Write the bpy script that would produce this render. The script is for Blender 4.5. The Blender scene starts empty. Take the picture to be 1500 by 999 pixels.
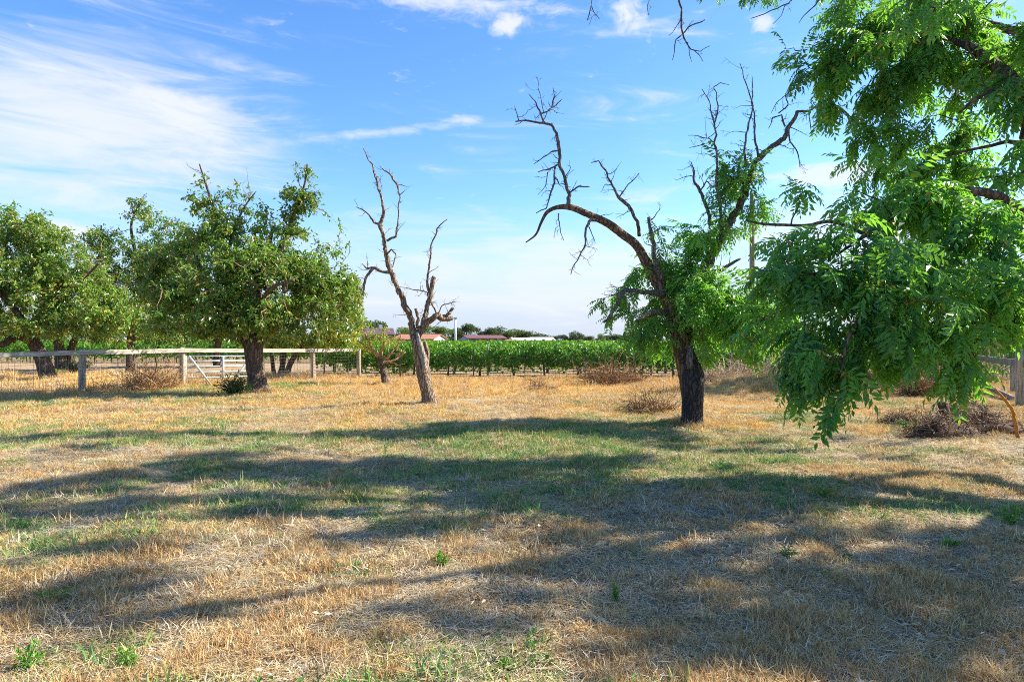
import bpy, math, random
import numpy as np
from mathutils import Vector

R = np.random.RandomState(7)
random.seed(7)
SC = bpy.context.scene
COL = SC.collection
D2R = math.radians

# ------------------------------------------------------------------ camera
CAM_H = 1.65
cam_d = bpy.data.cameras.new("camera")
cam_d.lens = 22.0
cam_d.sensor_width = 36.0
cam_d.clip_start = 0.05
cam_d.clip_end = 6000
cam = bpy.data.objects.new("camera", cam_d)
COL.objects.link(cam)
cam.location = (0, 0, CAM_H)
cam.rotation_euler = (D2R(90), 0, 0)
SC.camera = cam

# ------------------------------------------------------------------ light and sky
SUN_AZ = 14.0      # degrees from +X towards +Y
SUN_EL = 36.0
sun_d = bpy.data.lights.new("sun", 'SUN')
sun_d.energy = 4.6
sun_d.angle = D2R(0.6)
sun_d.color = (1.0, 0.93, 0.82)
sun = bpy.data.objects.new("sun", sun_d)
COL.objects.link(sun)
sv = Vector((math.cos(D2R(SUN_EL)) * math.cos(D2R(SUN_AZ)),
             math.cos(D2R(SUN_EL)) * math.sin(D2R(SUN_AZ)), math.sin(D2R(SUN_EL))))
sun.rotation_euler = sv.to_track_quat('Z', 'Y').to_euler()

SC.view_settings.view_transform = 'Standard'
SC.view_settings.look = 'None'
SC.view_settings.gamma = 1.0
SC.view_settings.exposure = 1.52
SC.render.engine = 'CYCLES'
SC.cycles.use_denoising = False
SC.cycles.filter_width = 1.0
SC.cycles.max_bounces = 6
SC.cycles.transparent_max_bounces = 4
SC.cycles.diffuse_bounces = 3
SC.cycles.transmission_bounces = 4
SC.cycles.use_adaptive_sampling = True
SC.cycles.adaptive_threshold = 0.01


class NT:
    """small helper for node trees"""
    def __init__(s, tree):
        s.t = tree
        s.t.nodes.clear()

    def n(s, kind, **kw):
        nd = s.t.nodes.new(kind)
        for k, v in kw.items():
            setattr(nd, k, v)
        return nd

    def set(s, sock, v):
        if isinstance(v, bpy.types.NodeSocket):
            s.t.links.new(v, sock)
        else:
            sock.default_value = v

    def math(s, op, a, b=None, c=None, clamp=False):
        nd = s.n('ShaderNodeMath', operation=op, use_clamp=clamp)
        for i, v in enumerate((a, b, c)):
            if v is not None:
                s.set(nd.inputs[i], v)
        return nd.outputs[0]

    def mix(s, f, a, b, blend='MIX'):
        nd = s.n('ShaderNodeMix', data_type='RGBA', blend_type=blend)
        s.set(nd.inputs[0], f)
        s.set(nd.inputs[6], a if isinstance(a, bpy.types.NodeSocket) else (*a, 1)[:4])
        s.set(nd.inputs[7], b if isinstance(b, bpy.types.NodeSocket) else (*b, 1)[:4])
        return nd.outputs[2]

    def noise(s, vec, scale, detail=4, rough=0.55, dist=0.0, out=0):
        nd = s.n('ShaderNodeTexNoise')
        if vec is not None:
            s.set(nd.inputs['Vector'], vec)
        nd.inputs['Scale'].default_value = scale
        nd.inputs['Detail'].default_value = detail
        nd.inputs['Roughness'].default_value = rough
        nd.inputs['Distortion'].default_value = dist
        return nd.outputs[out]

    def ramp(s, f, a, b):
        nd = s.n('ShaderNodeMapRange', interpolation_type='SMOOTHSTEP')
        s.set(nd.inputs[0], f)
        s.set(nd.inputs[1], a)
        s.set(nd.inputs[2], b)
        return nd.outputs[0]

    def vec(s, x, y, z):
        nd = s.n('ShaderNodeCombineXYZ')
        for i, v in enumerate((x, y, z)):
            s.set(nd.inputs[i], v)
        return nd.outputs[0]


world = bpy.data.worlds.new("World")
SC.world = world
world.use_nodes = True
w = NT(world.node_tree)
sky = w.n('ShaderNodeTexSky', sky_type='NISHITA', sun_disc=False)
sky.sun_elevation = D2R(SUN_EL)
sky.sun_rotation = D2R(90 - SUN_AZ)
sky.air_density = 1.0
sky.dust_density = 0.35
sky.ozone_density = 1.6
tc = w.n('ShaderNodeTexCoord')
sp = w.n('ShaderNodeSeparateXYZ')
w.set(sp.inputs[0], tc.outputs['Generated'])
X, Y, Z = sp.outputs
az = w.math('ARCTAN2', X, Y)
el = w.math('ARCSINE', Z)
# streaky cirrus noise: stretched along azimuth
n_str = w.noise(w.vec(w.math('ADD', w.math('MULTIPLY', az, 2.6), w.math('MULTIPLY', el, 3.0)), w.math('MULTIPLY', el, 15.0), 3.1), 1.6, 9, 0.62, 0.7)
n_fine = w.noise(w.vec(w.math('MULTIPLY', az, 9.0), w.math('MULTIPLY', el, 26.0), 7.7), 2.3, 8, 0.65, 0.5)
n_puff = w.noise(w.vec(w.math('MULTIPLY', az, 6.0), w.math('MULTIPLY', el, 8.0), 1.7), 5.2, 9, 0.62, 0.5)


def blob(px, py, rx, ry, tilt=0.0, edge=1.0):
    """soft ellipse in sky directions, 1 in its middle"""
    u, v = (px - 750) / 917, (499 - py) / 917
    a0 = math.atan(u)
    e0 = math.atan(v * math.cos(a0))
    ra = rx / 917 * math.cos(a0) ** 2
    re = ry / 917 * math.cos(a0)
    da = w.math('SUBTRACT', az, a0)
    de = w.math('SUBTRACT', el, e0)
    c, s_ = math.cos(tilt), math.sin(tilt)
    p = w.math('ADD', w.math('MULTIPLY', da, c / ra), w.math('MULTIPLY', de, s_ / ra))
    q = w.math('ADD', w.math('MULTIPLY', da, -s_ / re), w.math('MULTIPLY', de, c / re))
    r2 = w.math('ADD', w.math('MULTIPLY', p, p), w.math('MULTIPLY', q, q))
    return w.math('SUBTRACT', 1.0, w.math('SQRT', r2), clamp=True)


def density(mask, noise, gain, lo, hi):
    return w.ramp(w.math('ADD', w.math('MULTIPLY', mask, gain), noise), lo, hi)


cl = density(blob(130, 175, 520, 200, 0.10), n_str, 0.62, 0.58, 1.10)
c2 = density(blob(290, 165, 250, 75, -0.05), n_str, 0.6, 0.72, 1.15)
c3 = density(blob(550, 194, 220, 13, 0.13), n_fine, 0.62, 0.66, 1.15)
c3b = density(blob(682, 176, 52, 13, 0.05), n_fine, 0.6, 0.70, 1.15)
c4 = density(blob(660, 2, 280, 38, -0.05), n_fine, 0.6, 0.66, 1.15)
c5 = density(blob(748, 36, 48, 30, 0.3), n_puff, 0.62, 0.70, 1.10)
c6 = density(blob(920, 20, 75, 40, -0.8), n_puff, 0.55, 0.68, 1.1)
c7 = density(blob(1118, 34, 45, 22, -0.3), n_puff, 0.6, 0.70, 1.1)
c8 = density(blob(1220, 255, 130, 26, 0.0), n_fine, 0.85, 0.62, 1.0)
c9 = density(blob(1190, 340, 230, 70, 0.0), n_str, 0.65, 0.6, 1.1)
c10 = density(blob(85, 338, 75, 22, 0.0), n_fine, 0.9, 0.6, 1.0)
c11 = density(blob(800, 400, 520, 110, 0.0), n_str, 0.50, 0.55, 1.05)
c12 = density(blob(1430, 120, 170, 190, 0.0), n_str, 0.45, 0.62, 1.15)
low = w.ramp(el, 0.17, 0.0)                                   # milky veil along the horizon all round
low = w.math('MULTIPLY', low, w.math('ADD', 0.10, w.math('MULTIPLY', n_str, 0.9)), clamp=True)
gen = w.math('MULTIPLY', w.ramp(n_str, 0.50, 0.85), 0.22)        # thin cirrus over the whole sky
tot = gen
for c, k in ((cl, .85), (c2, .75), (c3, .55), (c3b, .6), (c4, .8), (c5, .9), (c6, .9), (c7, .8), (c8, .8), (c9, .6), (c10, .85), (c11, .7), (c12, .6)):
    ck = w.math('MULTIPLY', c, k)
    tot = w.math('SUBTRACT', 1.0, w.math('MULTIPLY', w.math('SUBTRACT', 1.0, tot), w.math('SUBTRACT', 1.0, ck)))
hs = w.n('ShaderNodeHueSaturation')
hs.inputs['Saturation'].default_value = 1.22
hs.inputs['Value'].default_value = 1.0
w.set(hs.inputs['Color'], sky.outputs[0])
skyc = w.mix(1.0, hs.outputs[0], (0.80, 0.90, 1.06), 'MULTIPLY')
skyc = w.mix(w.math('MULTIPLY', w.ramp(el, 0.24, 0.0), 0.9), skyc, (2.15, 2.6, 3.4))      # pale air low over the horizon
skyc = w.mix(low, skyc, (2.8, 3.0, 3.45))
col = w.mix(tot, skyc, (3.45, 3.55, 3.85))
bg = w.n('ShaderNodeBackground')
w.set(bg.inputs['Color'], col)
bg.inputs['Strength'].default_value = 0.096
out = w.n('ShaderNodeOutputWorld')
w.set(out.inputs['Surface'], bg.outputs[0])

# ------------------------------------------------------------------ helpers
F0 = 917.0


def gz(x, y):
    """height of the ground"""
    x = np.asarray(x, float)
    y = np.asarray(y, float)
    z = 0.028 * np.sin(0.9 * x + 0.6 * y + 1.0) + 0.022 * np.sin(-0.55 * x + 1.25 * y) + 0.015 * np.sin(2.3 * x - 1.1 * y + 2)
    z = z + 0.010 * np.sin(5.1 * x + 3.3 * y) + 0.010 * np.sin(-4.2 * x + 5.7 * y + 1)
    z = z * np.clip((60 - y) / 40, 0, 1)
    for cx, cy, sx, sy, h in ((8.6, 20.6, 2.4, 1.0, 0.42), (10.2, 22.0, 2.5, 1.2, 0.18), (-8.1, 19.8, 0.8, 0.7, 0.10), (-14.0, 21.5, 3.0, 1.2, 0.10),
                              (3.55, 12.3, 0.7, 0.5, 0.05)):
        z = z + h * np.exp(-((x - cx) / sx) ** 2 - ((y - cy) / sy) ** 2)
    return z


def P(px, py, d):
    """a photograph direction at distance d (metres), as a world point"""
    return np.array([(px - 750) / F0 * d, d, CAM_H - (py - 499) / F0 * d])


def G(px, py):
    """point on flat ground seen at this direction"""
    d = CAM_H * F0 / (py - 499)
    x = (px - 750) / F0 * d
    return x, d


def mesh_np(name, V, faces, mats, smooth=False, attrs=None, mi=None):
    """faces: list of (n,k) int arrays"""
    me = bpy.data.meshes.new(name)
    V = np.asarray(V, np.float32)
    me.vertices.add(len(V))
    me.vertices.foreach_set('co', V.ravel())
    faces = [np.asarray(f, np.int32) for f in faces if len(f)]
    if faces:
        loops = np.concatenate([f.ravel() for f in faces])
        tot_ = np.concatenate([np.full(len(f), f.shape[1], np.int32) for f in faces])
        st = np.concatenate([[0], np.cumsum(tot_)[:-1]]).astype(np.int32)
        me.loops.add(len(loops))
        me.loops.foreach_set('vertex_index', loops)
        me.polygons.add(len(tot_))
        me.polygons.foreach_set('loop_start', st)
        me.polygons.foreach_set('loop_total', tot_)
        me.polygons.foreach_set('use_smooth', np.full(len(tot_), smooth))
        if mi is not None:
            me.polygons.foreach_set('material_index', np.asarray(mi, np.int32))
    for k, a in (attrs or {}).items():
        a = np.asarray(a)
        if a.ndim == 2:
            at = me.attributes.new(k, 'FLOAT_VECTOR', 'POINT')
            at.data.foreach_set('vector', a.astype(np.float32).ravel())
        elif a.dtype.kind == 'i':
            at = me.attributes.new(k, 'INT', 'POINT')
            at.data.foreach_set('value', a.astype(np.int32))
        else:
            at = me.attributes.new(k, 'FLOAT', 'POINT')
            at.data.foreach_set('value', a.astype(np.float32))
    me.update(calc_edges=True)
    for m in (mats if isinstance(mats, (list, tuple)) else [mats]):
        if m:
            me.materials.append(m)
    return me


def link(name, me, parent=None, **props):
    o = bpy.data.objects.new(name, me)
    COL.objects.link(o)
    if parent is not None:
        o.parent = parent
        # meshes of parts are authored in world space: undo the parent's place
        if props.pop('world', True):
            o.matrix_parent_inverse = parent.matrix_world.inverted() if parent.type != 'EMPTY' else parent['_inv'] if False else _inv(parent)
    else:
        props.pop('world', None)
    for k, v in props.items():
        if v is not None:
            o[k] = v
    return o


def _inv(p):
    from mathutils import Matrix, Euler
    return (Matrix.Translation(p.location) @ p.rotation_euler.to_matrix().to_4x4()).inverted()


def thing(name, label, cat, loc, group=None, rz=0):
    o = bpy.data.objects.new(name, None)
    o.empty_display_size = 0.2
    COL.objects.link(o)
    o.location = [float(v) for v in loc]
    o.rotation_euler = (0, 0, rz)
    o['label'] = label
    o['category'] = cat
    if group:
        o['group'] = group
    return o


class MB:
    """collects vertices and faces into one mesh"""
    def __init__(s):
        s.V, s.F3, s.F4, s.A, s.n = [], [], [], [], 0

    def add(s, V, F, tint=None):
        V = np.asarray(V, float)
        F = np.asarray(F, int)
        s.V.append(V)
        (s.F3 if F.shape[1] == 3 else s.F4).append(F + s.n)
        s.A.append(np.full(len(V), 0.5) if tint is None else np.broadcast_to(tint, (len(V),)))
        s.n += len(V)

    def mesh(s, name, mats, smooth=False):
        f = []
        if s.F3:
            f.append(np.concatenate(s.F3))
        if s.F4:
            f.append(np.concatenate(s.F4))
        return mesh_np(name, np.concatenate(s.V), f, mats, smooth, {'tint': np.concatenate(s.A)})

    def box(s, c, size, rz=0.0, tilt=None):
        x, y, z = [v / 2 for v in size]
        V = np.array([[-x, -y, -z], [x, -y, -z], [x, y, -z], [-x, y, -z], [-x, -y, z], [x, -y, z], [x, y, z], [-x, y, z]])
        cs, sn = math.cos(rz), math.sin(rz)
        V = V @ np.array([[cs, sn, 0], [-sn, cs, 0], [0, 0, 1]])
        s.add(V + np.array(c), [[3, 2, 1, 0], [4, 5, 6, 7], [0, 1, 5, 4], [1, 2, 6, 5], [2, 3, 7, 6], [3, 0, 4, 7]])

    def tube(s, pts, rad, sides=6, wob=0.0, close=True, flat=None):
        V, F, caps = tube_vf(pts, rad, sides, wob)
        s.add(V, F)
        if close:
            n = len(V)
            k = sides
            base = s.n - n
            top = np.array([[base + n - k, base + n - k + i, base + n - k + i + 1] for i in range(1, k - 1)])
            bot = np.array([[base, base + i + 1, base + i] for i in range(1, k - 1)])
            s.F3.append(top)
            s.F3.append(bot)


def catmull(pts, step):
    pts = np.asarray(pts, float)
    if len(pts) < 2:
        return pts
    q = np.vstack([2 * pts[0] - pts[1], pts, 2 * pts[-1] - pts[-2]])
    out_ = []
    for i in range(1, len(q) - 2):
        p0, p1, p2, p3 = q[i - 1], q[i], q[i + 1], q[i + 2]
        n = max(1, int(np.linalg.norm((p2 - p1)[:3]) / step))
        for t in np.arange(n) / n:
            out_.append(0.5 * ((2 * p1) + (-p0 + p2) * t + (2 * p0 - 5 * p1 + 4 * p2 - p3) * t * t + (-p0 + 3 * p1 - 3 * p2 + p3) * t ** 3))
    out_.append(pts[-1])
    return np.array(out_)


def tube_vf(pts, rad, sides, wob=0.0):
    pts = np.asarray(pts, float)
    rad = np.broadcast_to(np.asarray(rad, float), (len(pts),)).copy()
    T = np.gradient(pts, axis=0)
    T /= np.linalg.norm(T, axis=1)[:, None] + 1e-9
    ref = np.array([1.0, 0, 0]) if abs(T[0][0]) < 0.8 else np.array([0, 1.0, 0])
    N = np.zeros_like(pts)
    u = np.cross(T[0], ref)
    u /= np.linalg.norm(u)
    for i in range(len(pts)):
        u = u - T[i] * np.dot(u, T[i])
        u /= np.linalg.norm(u) + 1e-9
        N[i] = u
    B = np.cross(T, N)
    a = np.arange(sides) / sides * 2 * np.pi
    L = np.concatenate([[0], np.cumsum(np.linalg.norm(np.diff(pts, axis=0), axis=1))])
    rr = rad[:, None] * np.ones(sides)
    if wob:
        ph = R.rand(8) * 6
        A, LL = np.meshgrid(a, L)
        f = (0.40 * np.sin(3 * A + 1.7 * LL + ph[0]) + 0.30 * np.sin(5 * A - 2.3 * LL + ph[1]) + 0.35 * np.sin(2 * A + 5.0 * LL + ph[2])
             + 0.30 * np.sin(7 * A + 3 * np.sin(3.0 * LL + ph[3])) + 0.25 * np.sin(11 * A + 4 * np.sin(2.0 * LL + ph[4]) + ph[5]) + 0.2 * R.randn(len(pts), sides))
        rr = rr * (1 + wob * f)
    V = pts[:, None, :] + rr[:, :, None] * (np.cos(a)[None, :, None] * N[:, None, :] + np.sin(a)[None, :, None] * B[:, None, :])
    V = V.reshape(-1, 3)
    i = np.arange(len(pts) - 1)[:, None] * sides
    j = np.arange(sides)[None, :]
    j2 = (j + 1) % sides
    Fq = np.stack([i + j, i + j2, i + sides + j2, i + sides + j], -1).reshape(-1, 4)
    return V, Fq, None


# ------------------------------------------------------------------ materials
MATS = {}


def mat(name):
    m = bpy.data.materials.new(name)
    m.use_nodes = True
    t = NT(m.node_tree)
    o = t.n('ShaderNodeOutputMaterial')
    MATS[name] = m
    return m, t, o


def principled(t, o, color, rough=0.8, bump=None, bstr=0.5, bdist=0.02, spec=0.3, metallic=0.0):
    b = t.n('ShaderNodeBsdfPrincipled')
    t.set(b.inputs['Base Color'], color if isinstance(color, bpy.types.NodeSocket) else (*color, 1))
    t.set(b.inputs['Roughness'], rough)
    b.inputs['Specular IOR Level'].default_value = spec
    b.inputs['Metallic'].default_value = metallic
    if bump is not None:
        bn = t.n('ShaderNodeBump')
        bn.inputs['Strength'].default_value = bstr
        bn.inputs['Distance'].default_value = bdist
        t.set(bn.inputs['Height'], bump)
        t.set(b.inputs['Normal'], bn.outputs[0])
    if o is not None:
        t.set(o.inputs['Surface'], b.outputs[0])
    return b


def bark(name, dark, light, scale=14.0, bump=1.0, lichen=0.0):
    m, t, o = mat(name)
    c = t.n('ShaderNodeTexCoord').outputs['Object']
    mp = t.n('ShaderNodeMapping')
    t.set(mp.inputs[0], c)
    mp.inputs['Scale'].default_value = (1, 1, 0.22)
    wv = t.noise(c, 3.0, 3, out=1)
    vadd = t.n('ShaderNodeMix', data_type='VECTOR')
    vadd.inputs[0].default_value = 0.16
    t.set(vadd.inputs[4], mp.outputs[0])
    t.set(vadd.inputs[5], wv)
    vo = t.n('ShaderNodeTexVoronoi', feature='DISTANCE_TO_EDGE')
    t.set(vo.inputs['Vector'], vadd.outputs[1])
    vo.inputs['Scale'].default_value = scale
    crack = t.math('ADD', 0.25, t.math('MULTIPLY', t.ramp(vo.outputs[0], 0.0, 0.20), 0.75))
    n1 = t.noise(mp.outputs[0], scale * 2.5, 5, 0.65)
    n2 = t.noise(c, 2.5, 3)
    f = t.math('MULTIPLY', crack, t.math('ADD', 0.35, n1), clamp=True)
    col_ = t.mix(f, dark, light)
    col_ = t.mix(t.math('MULTIPLY', t.ramp(n2, 0.35, 0.75), 0.45), col_, tuple(v * 0.55 for v in light))
    if lichen:
        n3 = t.noise(c, 9, 5, 0.7)
        col_ = t.mix(t.math('MULTIPLY', t.ramp(n3, 0.60, 0.72), lichen), col_, (0.42, 0.42, 0.36))
    h = t.math('ADD', crack, t.math('MULTIPLY', n1, 0.5))
    principled(t, o, col_, 0.9, h, bump, 0.03, 0.15)
    return m


BARK_WALNUT = bark('walnut_bark', (0.022, 0.017, 0.014), (0.20, 0.14, 0.10), 15, 1.0)
BARK_DEAD = bark('weathered_bark', (0.04, 0.027, 0.018), (0.36, 0.255, 0.17), 18, 1.0, 0.35)
BARK_BLACK = bark('charcoal_bark', (0.010, 0.010, 0.012), (0.085, 0.075, 0.07), 20, 1.0)
BARK_RED = bark('reddish_walnut_bark', (0.035, 0.020, 0.014), (0.27, 0.165, 0.105), 15, 1.0)
BARK_GREY = bark('grey_dead_bark', (0.03, 0.028, 0.027), (0.24, 0.21, 0.18), 24, 0.8, 0.4)
BARK_FRUIT = bark('orchard_bark', (0.03, 0.022, 0.017), (0.19, 0.14, 0.105), 16, 1.0, 0.3)
TWIG = bark('brown_twig_bark', (0.10, 0.06, 0.035), (0.34, 0.22, 0.14), 30, 0.3)
TWIG_DARK = bark('dark_twig_bark', (0.035, 0.027, 0.02), (0.13, 0.10, 0.075), 30, 0.3)
WOOD_BARE = bark('bare_grey_wood', (0.10, 0.085, 0.07), (0.42, 0.37, 0.31), 22, 0.6)
PEACH_WOOD = bark('pale_orange_wood', (0.20, 0.10, 0.05), (0.46, 0.28, 0.16), 25, 0.3)
ORANGE_WOOD = bark('peeled_orange_wood', (0.38, 0.14, 0.03), (0.62, 0.29, 0.07), 25, 0.4)


def leafmat(name, dark, light, trans, tw=0.38, rough=0.42, brown=0.0, spec=0.4):
    m, t, o = mat(name)
    rnd = t.n('ShaderNodeNewGeometry').outputs['Random Per Island']
    tint = t.n('ShaderNodeAttribute', attribute_name='tint').outputs['Fac']
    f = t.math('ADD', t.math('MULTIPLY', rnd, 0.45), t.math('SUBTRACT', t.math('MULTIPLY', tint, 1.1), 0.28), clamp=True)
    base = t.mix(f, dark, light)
    if brown:
        r2 = t.math('FRACT', t.math('MULTIPLY', rnd, 37.3))
        sel = t.math('GREATER_THAN', r2, 1.0 - brown)
        base = t.mix(sel, base, (0.45, 0.27, 0.05))
    b = principled(t, None, base, rough, spec=spec)
    tr = t.n('ShaderNodeBsdfTranslucent')
    tc_ = t.mix(f, tuple(v * 0.6 for v in trans), trans)
    t.set(tr.inputs[0], tc_)
    mx = t.n('ShaderNodeMixShader')
    mx.inputs[0].default_value = tw
    t.set(mx.inputs[1], b.outputs[0])
    t.set(mx.inputs[2], tr.outputs[0])
    t.set(o.inputs['Surface'], mx.outputs[0])
    return m


LEAF_WALNUT = leafmat('walnut_leaf', (0.010, 0.100, 0.046), (0.13, 0.33, 0.045), (0.32, 0.72, 0.05), 0.42, 0.33, 0.05, 0.5)
LEAF_FRUIT = leafmat('orchard_leaf', (0.020, 0.085, 0.018), (0.21, 0.36, 0.045), (0.34, 0.55, 0.05), 0.28, 0.30, 0.10, 0.55)
LEAF_YELLOW = leafmat('yellowing_leaf', (0.09, 0.20, 0.02), (0.32, 0.40, 0.05), (0.40, 0.50, 0.05), 0.35, 0.45, 0.08)
LEAF_VINE = leafmat('vine_leaf', (0.03, 0.13, 0.012), (0.15, 0.36, 0.025), (0.25, 0.5, 0.03), 0.35, 0.45)
LEAF_FAR = leafmat('far_leaf', (0.03, 0.06, 0.02), (0.09, 0.13, 0.035), (0.12, 0.18, 0.04), 0.2, 0.6)
LEAF_FAR2 = leafmat('far_bright_leaf', (0.05, 0.11, 0.02), (0.15, 0.22, 0.04), (0.2, 0.3, 0.05), 0.25, 0.6)
LEAF_BUSH = leafmat('sapling_leaf', (0.015, 0.07, 0.025), (0.06, 0.17, 0.04), (0.15, 0.32, 0.05), 0.25, 0.35)
LEAF_PALE = leafmat('pale_weed_leaf', (0.12, 0.18, 0.06), (0.28, 0.36, 0.14), (0.3, 0.4, 0.12), 0.3, 0.6)


def grassmat(name, cols, trans=0.25):
    m, t, o = mat(name)
    rnd = t.n('ShaderNodeNewGeometry').outputs['Random Per Island']
    oi = t.n('ShaderNodeObjectInfo').outputs['Random']
    f = t.math('FRACT', t.math('ADD', t.math('MULTIPLY', rnd, 0.75), t.math('MULTIPLY', oi, 0.8)))
    cr = t.n('ShaderNodeValToRGB')
    t.set(cr.inputs[0], f)
    e = cr.color_ramp.elements
    e[0].position = 0
    e[0].color = (*cols[0], 1)
    e[1].position = 1
    e[1].color = (*cols[-1], 1)
    for i, c_ in enumerate(cols[1:-1]):
        x = e.new((i + 1) / (len(cols) - 1))
        x.color = (*c_, 1)
    b = principled(t, None, cr.outputs[0], 0.7, spec=0.25)
    tr = t.n('ShaderNodeBsdfTranslucent')
    t.set(tr.inputs[0], cr.outputs[0])
    mx = t.n('ShaderNodeMixShader')
    mx.inputs[0].default_value = trans
    t.set(mx.inputs[1], b.outputs[0])
    t.set(mx.inputs[2], tr.outputs[0])
    t.set(o.inputs['Surface'], mx.outputs[0])
    return m


STRAW = grassmat('dry_straw', [(0.74, 0.58, 0.29), (0.58, 0.38, 0.14), (0.80, 0.68, 0.41), (0.46, 0.27, 0.09), (0.70, 0.53, 0.25)])
STRAW_PALE = grassmat('pale_straw_litter', [(0.66, 0.57, 0.40), (0.12, 0.08, 0.05), (0.46, 0.36, 0.22), (0.76, 0.68, 0.50), (0.22, 0.15, 0.09), (0.60, 0.50, 0.34)], 0.1)
RUST = grassmat('rusty_dry_grass', [(0.42, 0.23, 0.08), (0.55, 0.34, 0.13), (0.34, 0.17, 0.06), (0.6, 0.42, 0.2)])
GREENG = grassmat('green_grass', [(0.07, 0.22, 0.05), (0.14, 0.32, 0.06), (0.24, 0.36, 0.10), (0.06, 0.19, 0.07), (0.18, 0.34, 0.07)])
GOLD = grassmat('golden_grass', [(0.78, 0.52, 0.16), (0.62, 0.36, 0.09), (0.84, 0.62, 0.26), (0.52, 0.28, 0.06), (0.72, 0.47, 0.14)])
YGRASS = grassmat('yellow_green_grass', [(0.28, 0.34, 0.08), (0.42, 0.44, 0.14), (0.20, 0.27, 0.06), (0.50, 0.46, 0.18)])
WEED = grassmat('weed_leaf', [(0.05, 0.16, 0.03), (0.10, 0.25, 0.04), (0.16, 0.32, 0.06)], 0.3)
BRUSH = grassmat('dead_brush', [(0.28, 0.155, 0.07), (0.42, 0.26, 0.12), (0.16, 0.09, 0.045), (0.52, 0.34, 0.17)], 0.05)
BRUSH_DARK = grassmat('dark_root_litter', [(0.16, 0.075, 0.035), (0.30, 0.165, 0.08), (0.08, 0.04, 0.02), (0.42, 0.26, 0.13)], 0.0)
BRUSH_PALE = grassmat('bleached_weeds', [(0.62, 0.50, 0.34), (0.48, 0.36, 0.22), (0.72, 0.6, 0.42), (0.36, 0.25, 0.15)], 0.2)


def plain(name, colr, rough=0.7, var=0.15, scale=8, metallic=0.0, grain=None):
    m, t, o = mat(name)
    c = t.n('ShaderNodeTexCoord').outputs['Object']
    if grain:
        mp = t.n('ShaderNodeMapping')
        t.set(mp.inputs[0], c)
        mp.inputs['Scale'].default_value = grain
        c = mp.outputs[0]
    n1 = t.noise(c, scale, 5, 0.65)
    f = t.ramp(n1, 0.3, 0.7)
    cc = t.mix(f, tuple(v * (1 - var * 2) for v in colr), tuple(min(1, v * (1 + var)) for v in colr))
    principled(t, o, cc, rough, n1, 0.3, 0.01, 0.3, metallic)
    return m


POST = plain('weathered_post_wood', (0.40, 0.34, 0.25), 0.85, 0.28, 22, 0, (1, 1, 0.08))
RAIL = plain('weathered_rail_board', (0.46, 0.41, 0.33), 0.85, 0.25, 18, 0, (0.15, 0.15, 1))
POST_GREY = plain('grey_post_wood', (0.27, 0.26, 0.23), 0.9, 0.3, 22, 0, (1, 1, 0.08))
POLE = plain('utility_pole_wood', (0.24, 0.21, 0.155), 0.85, 0.25, 20, 0, (1, 1, 0.05))
WIRE = plain('galvanised_wire', (0.25, 0.24, 0.22), 0.5, 0.1, 8, 0.3)
WIRE_RUST = plain('rusty_wire', (0.09, 0.07, 0.055), 0.7, 0.2, 8)
GATE = plain('galvanised_gate_steel', (0.58, 0.60, 0.62), 0.45, 0.08, 6, 0.35)
STEEL = plain('dark_steel_post', (0.05, 0.06, 0.05), 0.6, 0.2, 8)
RED_WALL = plain('red_board_wall', (0.42, 0.10, 0.06), 0.8, 0.1, 3)
DARK_ROOF = plain('dark_red_roof', (0.16, 0.07, 0.075), 0.8, 0.12, 3)
TERRA = plain('terracotta_roof', (0.46, 0.19, 0.12), 0.8, 0.12, 3)
PURPLE = plain('plum_shingle_roof', (0.11, 0.06, 0.08), 0.8, 0.12, 3)
WHITE = plain('white_paint', (0.78, 0.78, 0.76), 0.6, 0.04, 3)
GREYW = plain('grey_blue_wall_and_shade', (0.30, 0.34, 0.38), 0.7, 0.08, 3)
GLASS = plain('dark_window_glass', (0.03, 0.04, 0.05), 0.15, 0.05, 3)

# soil and dry grass of the ground sheet
m, t, o = mat('dry_ground')
g = t.n('ShaderNodeTexCoord').outputs['Object']
sx = t.n('ShaderNodeSeparateXYZ')
t.set(sx.inputs[0], g)
big = t.noise(g, 0.35, 4, 0.6)
mid = t.noise(g, 1.6, 5, 0.65, 0.4)
fin = t.noise(g, 14, 5, 0.7)
fin2 = t.noise(g, 55, 4, 0.7)
far_f = t.ramp(sx.outputs[1], 7.5, 15.0)
soil = t.mix(fin, (0.09, 0.075, 0.062), (0.40, 0.34, 0.28))
straw = t.mix(fin2, (0.30, 0.20, 0.10), (0.78, 0.63, 0.38))
gold = t.mix(fin2, (0.40, 0.21, 0.05), (0.84, 0.56, 0.19))
straw = t.mix(far_f, straw, gold)
cover = t.math('ADD', t.math('ADD', t.math('MULTIPLY', mid, 0.9), t.math('MULTIPLY', fin, 0.5)), t.math('MULTIPLY', far_f, 0.35))
c1 = t.mix(t.ramp(cover, 0.58, 0.86), soil, straw)
rust = t.mix(fin2, (0.26, 0.12, 0.05), (0.42, 0.24, 0.10))
c1 = t.mix(t.math('MULTIPLY', t.ramp(big, 0.52, 0.68), 0.35), c1, rust)
vin = t.ramp(sx.outputs[1], 28.0, 30.0)
c1 = t.mix(vin, c1, t.mix(fin, (0.30, 0.20, 0.12), (0.50, 0.37, 0.22)))
hh = t.math('ADD', t.math('MULTIPLY', fin, 0.6), t.math('ADD', t.math('MULTIPLY', fin2, 0.3), mid))
fib = t.noise(g, 5.5, 6, 0.75, 1.2)
c1 = t.mix(t.math('MULTIPLY', t.ramp(fib, 0.50, 0.36), 0.55), c1, (0.13, 0.085, 0.05))
gr_ = t.noise(g, 0.8, 5, 0.7)
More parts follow.
